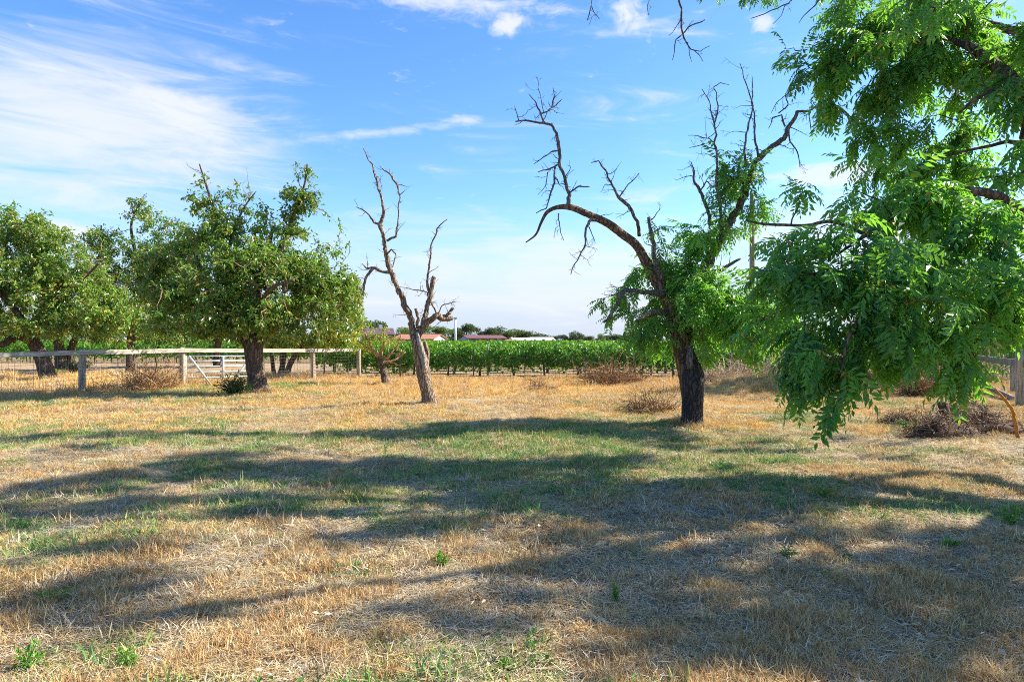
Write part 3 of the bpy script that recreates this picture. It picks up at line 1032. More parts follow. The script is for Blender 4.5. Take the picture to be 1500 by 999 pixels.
leafy_tree('low yellow green tree with three slim dark stems behind the fence, right of the gate', (412, 551), 28.5,
           [[(420, 553, 0, 4.5), (424, 535, 0, 4), (437, 512, 0, 3.5)], [(411, 552, .1, 4.5), (414, 532, .1, 4), (416, 508, .1, 3.5)], [(402, 551, .2, 3), (399, 530, .2, 2.8), (397, 505, .2, 2.5)]],
           [[(437, 514, 0, 3), (465, 490, .2, 2.5), (495, 460, .2, 2), (515, 430, .2, 1)], [(416, 510, 0, 3), (430, 470, 0, 2.2), (455, 430, 0, 1.4)]],
           [(440, 500, 42, 16, 0, 1.3), (480, 490, 42, 24, 0, 1.4), (515, 452, 20, 42, .2, 1.1), (500, 480, 32, 26, 0, 1.2), (520, 502, 13, 16, -.5, .8, .8), (405, 492, 30, 16, 0, 1.2), (465, 450, 40, 36, .3, 1.3), (512, 420, 18, 20, .2, .8), (524, 455, 14, 34, -1, .8), (490, 475, 34, 24, -1.5, .8)],
           14, LEAF_YELLOW, 42, 17, 0.15, GRP_L, (0.3, 0.9), spread=0.34)
leafy_tree('dark trunked tree mostly hidden behind the leftmost tree beyond the fence', (90, 541), 36.0,
           [[(90, 541, 0, 8), (88, 520, 0, 7), (84, 495, 0, 6)], [(104, 541, .5, 6), (103, 515, .5, 5), (112, 490, .5, 4)]],
           [[(84, 498, 0, 4), (60, 480, 0, 3), (30, 470, 0, 2)], [(112, 492, .5, 3), (135, 478, .5, 2.2), (160, 460, .5, 1.3)]],
           [(50, 488, 60, 14, 0, 2), (130, 488, 52, 16, 0, 2), (100, 460, 70, 30, 0, 2), (-10, 485, 50, 20, 0, 2), (190, 488, 40, 14, 0, 1.6)],
           15, LEAF_FRUIT, 22, 19, 0.16, GRP_L, (0.3, 0.9), spread=0.45)
leafy_tree('shaded low crowned tree behind the gate post, far beyond the fence', (318, 538), 40.0,
           [[(318, 538, 0, 5), (317, 515, 0, 4.5), (322, 495, 0, 4)]],
           [[(320, 498, 0, 3.5), (345, 475, 0, 2.6), (365, 450, 0, 1.4)], [(320, 500, 0, 3.5), (290, 480, 0, 2.6), (265, 462, 0, 1.4)]],
           [(310, 482, 60, 22, 0, 2.4), (262, 490, 46, 15, 0, 2), (355, 482, 40, 20, 0, 2), (310, 450, 50, 25, 0, 2), (225, 496, 30, 10, 0, 1.5), (385, 494, 22, 10, 0, 1.5)],
           16, LEAF_FRUIT, 22, 19, 0.17, GRP_L, (0.1, 0.6), spread=0.45)


# ------------------------------------------------------------------ dead tree in the middle
def bare(root, specs, d, material, r, sides=10, slim=1.0, wob=0.09, spur_n=4, lmin=0.08, lmax=0.4, name='limb', twm=None, depth=1, up=0.1):
    tw = MB()
    for pts in specs:
        q_ = [pts[0]]
        for p0, p1 in zip(pts[:-1], pts[1:]):
            sl_ = math.hypot(p1[0] - p0[0], p1[1] - p0[1])
            for t_ in ((0.5,) if sl_ < 26 else (0.33, 0.67)):
                q_.append((p0[0] + (p1[0] - p0[0]) * t_ + 0.04 * sl_ * r.randn(), p0[1] + (p1[1] - p0[1]) * t_ + 0.04 * sl_ * r.randn(), p0[2] + (p1[2] - p0[2]) * t_ + 0.03 * r.randn(), (p0[3] + (p1[3] - p0[3]) * t_) * (0.9 + 0.25 * r.rand())))
            q_.append(p1)
        pts = q_
        ln, rd = limb([(a, b, d + c, e) for a, b, c, e in pts], slim, 0.05)
        jit = r.randn(*ln.shape) * (rd * 0.16)[:, None]
        ln = ln + jit
        ptrunk(root, name, ln, rd, sides if rd.max() > .02 else 6, wob, material)
        k_ = max(1, int(spur_n * len(ln) * 0.05 / 1.5))
        if spur_n:
            spurs(tw, ln, rd, k_, lmin, lmax, r, up, depth, 0.38, 0.12)
    if tw.n:
        link('twigs', tw.mesh('twigs', twm or material), root, kind='stuff')


r = np.random.RandomState(31)
bx, by = (630 - 750) / F0 * 15.9, 15.9
root = thing('dead_tree', 'bare dead tree with forked trunk, standing alone left of centre in the golden grass', 'tree', (bx, by, float(gz(bx, by))))
ln, rd = limb([(631, 594, 15.9, 10.5), (627, 575, 15.9, 9.8), (621, 550, 15.9, 9.6), (617, 530, 15.9, 9.4), (613, 512, 15.9, 8.6), (608, 495, 15.9, 7.4)], 1.0, 0.035)
ln[0, 2] = gz(bx, by) - 0.1
ptrunk(root, 'trunk', ln, rd * (1 + 0.45 * np.exp(-np.arange(len(ln)) * 0.035 / 0.14)), 26, 0.10, BARK_DEAD)
bare(root, [
    [(614, 515, 0, 6), (606, 490, 0, 6.5), (602, 465, 0, 5.5), (590, 437, 0, 5), (578, 412, 0, 4.6), (568, 385, 0, 4.5), (562, 350, 0, 3.6), (556, 330, 0, 3.4), (562, 312, 0, 2.8), (560, 295, 0, 2.2), (552, 265, 0, 1.8), (545, 240, 0, 1.3), (532, 217, 0, .7)],
    [(560, 330, .05, 2.2), (548, 325, .1, 2), (538, 312, .1, 1.2), (522, 303, .2, .7)],
    [(573, 398, 0, 3), (562, 398, .1, 2.6), (548, 392, .1, 2.8), (540, 400, .1, 2.4), (533, 418, 0, 2.2), (531, 432, 0, 1.6)],
    [(548, 392, .1, 2), (536, 393, .2, 1.6), (531, 386, .2, 1)],
    [(568, 352, 0, 2.4), (580, 346, -.1, 2), (583, 320, -.1, 1.2), (586, 290, -.1, 1.1), (582, 270, -.1, 1.8), (572, 255, -.1, 1.6), (556, 243, -.1, .7)],
    [(586, 285, -.1, .9), (592, 280, -.15, .5)],
    [(566, 372, 0, 2), (573, 365, -.1, 1.6), (580, 372, -.1, 1.2), (575, 392, -.2, .8)],
    [(608, 497, 0, 6), (618, 480, 0, 6.5), (630, 468, 0, 6), (640, 462, 0, 5.5), (652, 467, .1, 5), (662, 466, .2, 4.5)],
    [(648, 464, .1, 3.4), (658, 458, .1, 3.2), (664, 451, .1, 2.8)],
    [(620, 478, 0, 5), (625, 452, .1, 4.2), (631, 425, .1, 3.8), (636, 404, .1, 4)],
    [(629, 430, .1, 2.6), (626, 412, .05, 2), (629, 385, 0, 1.8), (631, 360, 0, 1.5), (640, 335, 0, 1.2), (656, 320, 0, .6)],
    [(612, 480, 0, 2.8), (612, 466, -.1, 2.4), (609, 452, -.1, 3)],
    [(640, 462, .1, 1.8), (630, 440, .1, 1.4), (626, 428, .1, 1), (605, 424, .1, .8), (585, 420, .1, .5)],
    [(640, 462, 0, 1.4), (648, 447, -.1, 1), (668, 441, -.2, .6)],
], 15.9, BARK_DEAD, r, 12, 0.80, 0.13, 13, 0.05, 0.50, depth=2)
# a pale torn strip where the trunk forks, and the bare wood inside
ln, rd = limb([(622, 540, 15.72, 3), (619, 520, 15.7, 3.8), (614, 500, 15.72, 3.2), (611, 486, 15.76, 2.2)], 1.0, 0.04)
ptrunk(root, 'bare_wood', ln, rd, 10, 0.12, WOOD_BARE)
ln, rd = limb([(622, 548, 16.0, 5), (624, 530, 16.0, 4.6), (625, 515, 16.0, 3.8), (622, 500, 16.0, 2.4)], 1.0, 0.04)
ptrunk(root, 'broken_stub', ln, rd, 10, 0.15, BARK_DEAD)

# ------------------------------------------------------------------ small pruned tree left of it
r = np.random.RandomState(33)
d = 23.6
bx, by = (563 - 750) / F0 * d, d
root = thing('pruned_tree', 'small pruned fruit tree with knobbly trunk and pinkish bare branches beside the last rail post', 'tree', (bx, by, float(gz(bx, by))))
ln, rd = limb([(564, 563, d, 5.5), (563, 552, d, 5.2), (560, 538, d, 4.4), (556, 522, d, 4)], 1.0, 0.04)
ln[0, 2] -= 0.1
ptrunk(root, 'trunk', ln, rd, 16, 0.16, BARK_FRUIT)
bare(root, [[(556, 523, 0, 3), (545, 512, 0, 2.4), (535, 506, 0, 1.8), (524, 498, 0, 1)], [(557, 523, 0, 2.6), (561, 508, 0, 2), (563, 495, 0, 1.4), (560, 480, 0, .8)],
            [(560, 532, 0, 2.2), (575, 528, 0, 1.7), (588, 520, .2, 1), (594, 515, .2, .6)], [(559, 528, 0, 2), (572, 518, 0, 1.6), (582, 506, .1, 1.2), (588, 490, .1, .7)],
            [(546, 513, 0, 1.8), (540, 500, -.2, 1.2), (535, 487, -.2, .7)]], d, PEACH_WOOD, r, 7, 1.0, 0.1, 12, 0.2, 0.75, depth=2)
pts, out_ = blob_pts([(532, 508, 20, 12, d, .6), (548, 492, 24, 14, d, .6, .8), (575, 500, 20, 14, d, .6, .5), (560, 482, 18, 8, d, .4, .6)], r, 150)
V, F, T = simple_leaves(pts, unit(out_), r, 8, 0.09, 0.2, 0.4, 0.6 + 0.3 * r.rand(len(pts)))
link('crown', mesh_np('crown', V, [F], LEAF_YELLOW, attrs={'tint': T}), root, kind='stuff')

GAP = -0.05
# ------------------------------------------------------------------ half dead walnut right of centre
r = np.random.RandomState(35)
d = 12.6
bx, by = (1010 - 750) / F0 * d, d
root = thing('half_dead_walnut_tree', 'half dead walnut tree with one long bare limb reaching left', 'tree', (bx, by, float(gz(bx, by))))
ln, rd = limb([(1014, 622, 12.2, 15.5), (1014, 600, 12.2, 15), (1015, 575, 12.2, 15.5), (1016, 552, 12.2, 16), (1015, 541, 12.2, 13.5), (1013, 530, 12.2, 9.5), (1011, 518, 12.2, 7.5), (1012, 509, 12.2, 4)], 1.0, 0.03)
ptrunk(root, 'stub', ln, rd, 28, 0.08, BARK_BLACK, 'dark furrowed stub with a narrow bare top')
ln, rd = limb([(1011, 540, 12.05, 4), (1010, 528, 12.06, 5), (1011, 516, 12.07, 4.5), (1012, 506, 12.1, 3)], 1.0, 0.03)
ptrunk(root, 'bare_wood', ln, rd, 10, 0.15, BARK_GREY)
ln, rd = limb([(1016, 616, d, 12), (1012, 585, d, 12.5), (1008, 555, d, 13), (1002, 527, d, 13), (998, 505, d, 12.5), (990, 472, d, 10), (980, 446, d, 8.8), (966, 420, d, 7.6), (950, 390, d, 7),
               (933, 360, d, 6.4), (912, 343, d, 6), (890, 327, d - .1, 5.6), (860, 313, d - .2, 5), (838, 304, d - .2, 4.4), (818, 303, d - .2, 3.2), (802, 310, d - .2, 2.6), (793, 325, d - .2, 2), (785, 343, d - .2, 1.5), (770, 355, d - .2, .8)], 1.0, 0.04)
ptrunk(root, 'trunk', ln, rd, 26, 0.10, BARK_RED)
nodes_w = [ln]
bare(root, [
    [(833, 303, -.2, 3.4), (834, 285, -.2, 3), (829, 265, -.2, 2.6), (820, 243, -.2, 2.4), (819, 220, -.2, 2.6), (815, 195, -.2, 2.2), (808, 183, -.2, 2), (795, 180, -.2, 1.8), (775, 177, -.2, 1.4), (755, 178, -.2, .9)],
    [(798, 180, -.2, 1.6), (792, 165, -.2, 1.3), (785, 150, -.2, 1), (775, 138, -.3, .6)],
    [(793, 166, -.2, 1.2), (808, 158, -.1, 1), (812, 140, -.1, .8), (810, 128, -.1, .5)],
    [(808, 158, -.1, .8), (818, 150, 0, .7), (824, 144, 0, .5)],
    [(797, 165, -.25, .8), (792, 140, -.3, .6), (785, 112, -.3, .4)],
    [(760, 177, -.2, 1), (757, 165, -.2, .7), (754, 155, -.2, .5)],
    [(819, 220, -.2, 1.3), (808, 222, -.1, 1), (796, 230, 0, .8), (782, 240, 0, .5)],
    [(819, 240, -.2, 1.4), (803, 248, -.1, 1.1), (788, 252, 0, .6)],
    [(813, 245, -.2, 1.4), (812, 268, -.3, 1.6), (804, 292, -.3, 1.1), (800, 305, -.3, .9), (785, 312, -.3, .6)],
    [(802, 252, -.1, .9), (799, 272, 0, .6), (788, 285, 0, .4)],
    [(835, 282, -.2, 1.5), (848, 273, -.2, 1.3), (864, 273, -.2, .9)],
    [(880, 322, -.1, 2.2), (865, 322, -.3, 2.4), (858, 335, -.4, 1.8), (858, 355, -.5, 1.3), (850, 372, -.5, 1), (836, 402, -.5, .6)],
    [(862, 330, -.3, 1), (868, 345, -.4, .7), (872, 356, -.4, .4)],
    [(818, 312, -.2, 1.2), (820, 330, -.2, .9), (826, 352, -.2, .5)],
    [(937, 345, 0, 3), (934, 325, -.2, 2.6), (920, 302, -.3, 2.8), (905, 288, -.3, 2.2), (897, 270, -.3, 1.6), (888, 250, -.3, 1.4), (877, 235, -.3, 1), (866, 238, -.3, .6)],
    [(908, 287, -.3, 1.2), (920, 270, -.3, .9), (936, 253, -.3, .5)],
    [(972, 415, 0, 4), (962, 385, -.3, 3.8), (956, 350, -.4, 3), (950, 318, -.4, 2)],
    [(976, 432, 0, 5), (955, 427, -.4, 4), (930, 425, -.7, 3.6), (908, 430, -.8, 3.2), (904, 445, -.8, 2.8), (893, 462, -.8, 2.2), (884, 472, -.8, 1.8)],
    [(905, 432, -.8, 1.4), (915, 437, -.8, 1), (925, 434, -.9, .7)],
    [(1003, 525, .1, 9), (1009, 480, .3, 8), (1018, 440, .3, 8.5), (1032, 400, .2, 8.2), (1047, 365, .1, 7.5), (1062, 338, 0, 6.6), (1078, 312, 0, 6), (1092, 285, 0, 5), (1098, 260, 0, 4.6), (1105, 240, 0, 4.2), (1128, 216, 0, 3.8), (1148, 203, 0, 3.8), (1158, 182, 0, 3), (1168, 162, 0, 2.4)],
    [(1168, 163, 0, 2), (1183, 163, 0, 1.6), (1196, 156, 0, 1.7), (1212, 154, 0, 1.5), (1228, 156, 0, 1.3), (1245, 170, 0, 1), (1270, 184, 0, .5)],
    [(1185, 162, 0, .9), (1187, 180, 0, .8), (1190, 200, 0, .4)], [(1222, 155, 0, .8), (1228, 175, 0, .5)], [(1240, 165, 0, .7), (1245, 180, 0, .6), (1250, 196, 0, .3)], [(1231, 158, 0, .8), (1235, 182, 0, .6)],
    [(1156, 190, 0, 1.2), (1158, 208, -.1, 1.1), (1168, 222, -.1, 1), (1172, 245, -.1, .5)],
    [(1150, 185, 0, 1.3), (1145, 168, .1, 1.2), (1132, 172, .1, .9), (1126, 188, .1, .5)],
    [(1140, 166, .1, 1), (1155, 152, .1, 1), (1150, 140, .1, .8), (1138, 150, .1, .6), (1130, 165, .1, .4)],
    [(1112, 235, 0, 1.8), (1106, 205, 0, 1.5), (1105, 175, 0, 1.2), (1103, 140, 0, .9), (1102, 112, 0, .5)],
    [(1092, 245, 0, 2), (1092, 210, -.1, 1.6), (1097, 180, -.1, 1.3), (1103, 155, -.1, 1), (1094, 125, -.1, .9), (1084, 92, -.1, .5)],
    [(1060, 345, 0, 2.8), (1055, 300, -.2, 2.2), (1050, 260, -.2, 1.8), (1050, 220, -.2, 1.6), (1047, 185, -.2, 1.3), (1040, 150, -.2, .9), (1028, 130, -.2, .5)],
    [(1047, 180, -.2, 1.1), (1052, 155, -.2, 1), (1045, 128, -.2, .8), (1055, 121, -.2, .7), (1068, 124, -.2, .4)],
    [(1050, 225, -.2, 1), (1040, 203, -.2, .8), (1020, 198, -.2, .6), (1008, 198, -.2, .4)],
    [(1048, 218, -.2, .9), (1030, 212, -.2, .7), (1010, 216, -.2, .4)],
    [(1040, 330, .1, 2.4), (1034, 300, .2, 2.6), (1026, 280, .2, 2.4), (1018, 268, .2, 2), (1017, 250, .2, 1.2), (1012, 236, .2, .6)],
    [(1026, 278, .2, 1.2), (1035, 265, .2, 1), (1045, 275, .2, .7)],
    [(1028, 410, .2, 4), (1045, 400, .3, 3.4), (1065, 390, .3, 2.6), (1085, 378, .3, 1.4)],
    [(1018, 440, .2, 4), (1050, 450, -.3, 3.2), (1090, 455, -.8, 2.6), (1125, 450, -1.2, 1.6)],
    [(985, 465, 0, 4), (965, 455, -.4, 3.4), (945, 462, -.6, 2.4), (930, 470, -.7, 1.2)],
], d, BARK_GREY, r, 11, 0.95, 0.10, 14, 0.05, 0.50, depth=2, up=0.0)
for lb in ([(1000, 525, .1, 8), (1008, 480, .3, 8), (1032, 400, .2, 8), (1062, 338, 0, 6), (1092, 285, 0, 5), (1098, 250, 0, 4)], [(976, 432, 0, 5), (930, 425, -.7, 3), (908, 430, -.8, 3)],
           [(1018, 440, .2, 4), (1050, 450, -.3, 3), (1125, 450, -1.2, 2)], [(972, 415, 0, 4), (956, 350, -.4, 3)], [(985, 465, 0, 4), (930, 470, -.7, 1)]):
    nodes_w.append(limb([(a, b, d + c, e) for a, b, c, e in lb], 1, .1)[0])


def walnut_crown(root, nodes, blobs, r, dens, per, length, tint, material=LEAF_WALNUT, pairs=6, hang=0.0, twigm=TWIG_DARK, big=0, world_blobs=None):
    pts, out_ = blob_pts(blobs, r, dens)
    if world_blobs is not None:
        pp, oo = [pts], [out_]
        for (cx, cy, cz, ax, ay, az_, n_) in world_blobs:
            v = unit(r.randn(n_, 3)) * (r.rand(n_, 1) ** (1 / 2.2))
            pp.append(np.array([cx, cy, cz]) + v * np.array([ax, ay, az_]))
            oo.append(unit(v))
        pts, out_ = np.concatenate(pp), np.concatenate(oo)
    tw = MB()
    dirs = twig_net(tw, nodes, pts, r, 0.012, 0.003, 0.06)
    link('twigs', tw.mesh('twigs', twigm), root, kind='stuff')
    n = len(pts)
    B = np.repeat(pts, per, 0)
    D_ = np.repeat(unit(dirs + 0.4 * out_), per, 0)
    t_ = r.rand(n * per, 1)
    B = B - D_ * t_ * 0.22
    q = unit(r.randn(n * per, 3))
    dr = unit(0.75 * q + 0.7 * D_ + np.array([0, 0, -0.25 - hang]))
    cl_ = smooth_noise(pts[:, 0] + 50, pts[:, 2] + 50, 0.6, 71)
    tv = np.repeat(tint[0] + (tint[1] - tint[0]) * cl_ + 0.08 * r.randn(n), per)
    L_ = length * (0.65 + 0.6 * r.rand(n * per))
    if big:
        # the nearest, largest leaves become parts of their own
        vis = np.hypot(B[:, 0], B[:, 1]) + 100 * (np.abs(B[:, 0] / B[:, 1]) > 0.80) + 100 * (np.abs((B[:, 2] - CAM_H) / B[:, 1]) > 0.52)
        o_ = np.argsort(vis)[:big]
        keep = np.ones(len(B), bool)
        keep[o_] = False
        protos = []
        for s_ in range(8):
            rr_ = np.random.RandomState(500 + s_)
            V, F, T = compound_vf(np.zeros((1, 3)), np.array([[1.0, 0, 0]]), rr_, 0.36, 7, 0.55 + 0.1 * s_, np.array([0.2 + 0.08 * s_]), 0.34, 0.28)
            mbp = MB()
            mbp.add(V, F, T)
            k7 = np.linspace(0, 1, 6)
            mid_ = np.stack([0.36 * k7 * (1 - 0.12 * k7), 0 * k7, -0.36 * 0.28 * (1 + 0.2 * s_) * k7 ** 2 * 0.9], 1)
            mbp.tube(mid_, np.linspace(0.0022, 0.001, 6), 3, 0, close=False)
            protos.append(mbp.mesh('compound_leaf', material))
        inv = _inv(root)
        for i in o_:
            ob = bpy.data.objects.new('compound_leaf', protos[int(r.randint(8))])
            COL.objects.link(ob)
            ob.parent = root
            ob.matrix_parent_inverse = inv
            ob.location = [float(v) for v in B[i]]
            yaw = math.atan2(dr[i, 1], dr[i, 0])
            pit = -math.asin(float(np.clip(dr[i, 2], -1, 1)))
            ob.rotation_euler = (float(r.randn() * 0.4), pit, yaw)
            sc_ = float(L_[i] / 0.36)
            ob.scale = (sc_, sc_, sc_)
        B, dr, L_, tv = B[keep], dr[keep], L_[keep], tv[keep]
    V, F, T = compound_vf(B, dr, r, L_, pairs, 0.65, tv)
    link('crown', mesh_np('crown', V, [F], material, attrs={'tint': T}), root, kind='stuff')


walnut_crown(root, np.concatenate(nodes_w), [
    (995, 440, 44, 42, d + .7, .5), (945, 405, 32, 26, d + .4, .4), (1018, 455, 24, 30, d - .5, .3, .8), (918, 432, 30, 18, d + .5, .4), (930, 462, 34, 16, d + .5, .5), (945, 480, 28, 24, d - .3, .5), (960, 340, 14, 22, d, .3),
    (975, 375, 24, 24, d + .4, .4), (1000, 390, 28, 28, d + .3, .5), (1062, 240, 28, 22, d, .45), (1085, 256, 24, 22, d, .45), (1070, 272, 36, 20, d, .5), (1110, 232, 16, 10, d, .3), (1085, 310, 38, 26, d, .5, .8),
    (1020, 345, 30, 22, d, .5), (1060, 345, 30, 18, d, .5, .6), (1022, 420, 36, 36, d, .7, .8), (1045, 460, 50, 46, d - .2, .8, .75), (1055, 505, 42, 30, d - .3, .7, .7), (1078, 430, 34, 32, d - .4, .6), (1100, 470, 46, 40, d - .6, .8),
    (1000, 480, 26, 22, d + .4, .4), (975, 500, 26, 14, d + .6, .4, .6), (1140, 455, 40, 45, d - 1, .7), (886, 440, 6, 5, d - .8, .2)],
    r, 112, 4, 0.36, (0.15, 1.0))

# ------------------------------------------------------------------ big walnut leaning in from the right
r = np.random.RandomState(37)
TX, TY = 8.9, 7.1
root = thing('walnut_tree', 'big green walnut tree whose leafy limbs hang in from the right edge', 'tree', (TX, TY, float(gz(TX, TY))))
a = catmull(np.array([[TX, TY, -.15, .42], [TX - .1, TY, .5, .34], [TX - .1, TY, 1.4, .31], [TX, TY - .1, 2.3, .30], [TX - .2, TY - .1, 3.0, .22]]), 0.06)
ptrunk(root, 'trunk', a[:, :3], a[:, 3], 24, 0.1, BARK_WALNUT)
wl = []


def wlimb(pts, sides=10):
    """limb through world points (x, y, z, radius)"""
    a_ = catmull(np.array(pts, float), 0.08)
    a_[:, :3] += r.randn(len(a_), 3) * a_[:, 3:4] * 0.12
    ptrunk(root, 'limb', a_[:, :3], a_[:, 3], sides, 0.1, BARK_WALNUT)
    wl.append(a_[:, :3])


def wp(px, py, dd, rad):
    return [*P(px, py, dd), rad]


wlimb([[TX - .1, TY, 2.6, .2], wp(1560, 330, 8.2, .15), wp(1500, 150, 8.3, .11), wp(1455, 92, 8.8, .075), wp(1400, 60, 9.4, .05), wp(1330, 60, 9.8, .035), wp(1260, 80, 10.1, .025), wp(1200, 110, 10.3, .015)])
wlimb([[TX, TY, 2.2, .2], wp(1560, 520, 8.2, .13), wp(1500, 468, 7.6, .10), wp(1455, 438, 7.3, .07), wp(1400, 420, 7.2, .05), wp(1330, 410, 7.0, .04), wp(1260, 400, 7.0, .03), wp(1200, 400, 7.1, .02), wp(1150, 410, 7.4, .012)])
wlimb([wp(1500, 150, 8.3, .05), wp(1470, 128, 8.3, .028), wp(1430, 145, 8.3, .022), wp(1405, 165, 8.3, .014)])
wlimb([wp(1560, 330, 8.2, .12), wp(1500, 215, 8.6, .04), wp(1440, 216, 8.8, .022), wp(1380, 230, 9, .014)])
wlimb([wp(1560, 330, 8.2, .12), wp(1520, 335, 7.8, .09), wp(1470, 290, 7.6, .06), wp(1410, 280, 7.5, .05), wp(1350, 290, 7.4, .035), wp(1290, 330, 7.4, .025), wp(1230, 370, 7.5, .015)])
wlimb([wp(1500, 468, 8.0, .08), wp(1480, 500, 7.9, .05), wp(1440, 500, 7.8, .035), wp(1400, 510, 7.8, .02)])
wlimb([wp(1330, 410, 7.0, .03), wp(1290, 440, 6.8, .025), wp(1250, 480, 6.7, .02), wp(1235, 530, 6.6, .012), wp(1232, 570, 6.6, .008)], 7)
wlimb([wp(1260, 400, 7.0, .03), wp(1215, 440, 7.1, .022), wp(1185, 490, 7.2, .015), wp(1175, 540, 7.2, .008)], 7)
wlimb([wp(1400, 420, 7.8, .03), wp(1240, 330, 8.2, .025), wp(1180, 330, 8.6, .02), wp(1120, 328, 8.9, .02), wp(1092, 322, 9, .012)], 7)
wlimb([wp(1200, 400, 7.7, .02), wp(1165, 450, 8.3, .02), wp(1120, 468, 8.6, .015)], 7)
# limbs above and beyond the picture that throw the shade on the ground
wlimb([[TX - .1, TY, 2.8, .2], [8.6, 7.8, 4.6, .15], [8.2, 8.6, 6.2, .11], [7.4, 8.8, 7.6, .07], [6.2, 8.7, 8.1, .04], [5.0, 8.6, 8.4, .02]])
wlimb([[8.5, 8.0, 5.0, .1], [8.6, 9.6, 6.2, .08], [8.2, 11.2, 7.4, .06], [7.2, 12.6, 8.8, .04], [5.9, 13.5, 9.6, .02]])
wlimb([[8.6, 7.6, 4.4, .1], [8.0, 6.6, 5.8, .07], [7.1, 6.0, 6.9, .04]])
wlimb([[TX, TY, 2.8, .18], [9.8, 6.6, 4.5, .12], [10.8, 6.2, 5.8, .08], [12.0, 6.0, 6.4, .03]])
wlimb([[TX, TY, 2.8, .15], [9.0, 5.6, 4.4, .09], [9.0, 4.6, 5.4, .05]])
wlimb([[8.4, 8.2, 5.6, .08], [6.8, 8.0, 7.6, .06], [5.2, 8.8, 9.0, .04], [4.6, 10.4, 9.8, .02]])
wlimb([[10.8, 6.2, 5.8, .08], [11.6, 7.4, 6.8, .05], [12.4, 8.4, 7.4, .03]])
# mostly unseen high crown, shaped to shade chosen ground patches: small shoot clusters, open enough to let flecks of sun through to the grass
WB = []
SE, CE = math.tan(D2R(SUN_EL)), None
ox, oy = math.cos(D2R(SUN_AZ)) / SE, math.sin(D2R(SUN_AZ)) / SE
for (cx, cy, rx, ry, tl, wt_) in ((120, 641, 130, 6, 0, 1.2), (85, 664, 60, 5, 0, 1.2), (50, 738, 130, 28, -.1, 1.5), (200, 700, 170, 13, -.12, 1.6), (340, 678, 90, 10, 0, 1.2), (260, 752, 230, 22, 0, 1.3), (90, 832, 170, 14, -.12, 1.7),
                                  (430, 735, 70, 26, .2, 1.2), (110, 925, 230, 26, 0, 1.8), (50, 872, 70, 9, 0, 1), (390, 640, 140, 6, 0, 1.2), (570, 641, 100, 7, 0, 1.0), (560, 686, 90, 13, 0, 1.2), (700, 725, 80, 26, 0, .9),
                                  (560, 776, 130, 10, .16, 2.0), (520, 803, 130, 8, .2, 1.6), (730, 850, 70, 30, 0, 1.4), (590, 925, 150, 24, 0, 1.0), (840, 800, 120, 40, 0, 1.2), (1050, 855, 260, 60, 0, 1.7), (960, 940, 260, 50, 0, 1.8),
                                  (1330, 800, 230, 22, 0, 1.9), (1330, 880, 260, 60, 0, 1.8), (1300, 960, 260, 40, 0, 1.8), (1100, 650, 200, 16, 0, .7), (1380, 672, 130, 8, 0, .8)):
    dg = CAM_H * F0 / (cy - 499)
    area_ = math.pi * rx * ry * dg / F0 * dg * dg / (CAM_H * F0)
    for _ in range(max(2, int(area_ * 3.4 * wt_))):
        q_, a_ = math.sqrt(r.rand()), r.rand() * 6.283
        u_, v_ = rx * q_ * math.cos(a_), ry * q_ * math.sin(a_)
        gx_, gy_ = G(cx + u_, cy + v_ + tl * u_)
        for h_ in [5.6 + 3.4 * r.rand(), 7.5 + 1.5 * r.rand(), 9.0 + .5 * r.rand(), 9.9]:
            x_, y_ = gx_ + ox * h_, gy_ + oy * h_
            seen_ = abs(x_ / y_) < .84 and (h_ - CAM_H) / y_ < .57
            leafy_ = seen_ and 1230 < 750 + x_ / y_ * F0 and 499 - (h_ - CAM_H) / y_ * F0 < 180
            if (not seen_ or leafy_) and x_ < 14:
                q_ = .10 + .20 * r.rand()
                WB.append((x_, y_, h_, q_ * 2.0, q_, q_ * .8, int(3 + 3 * r.rand())))
                break
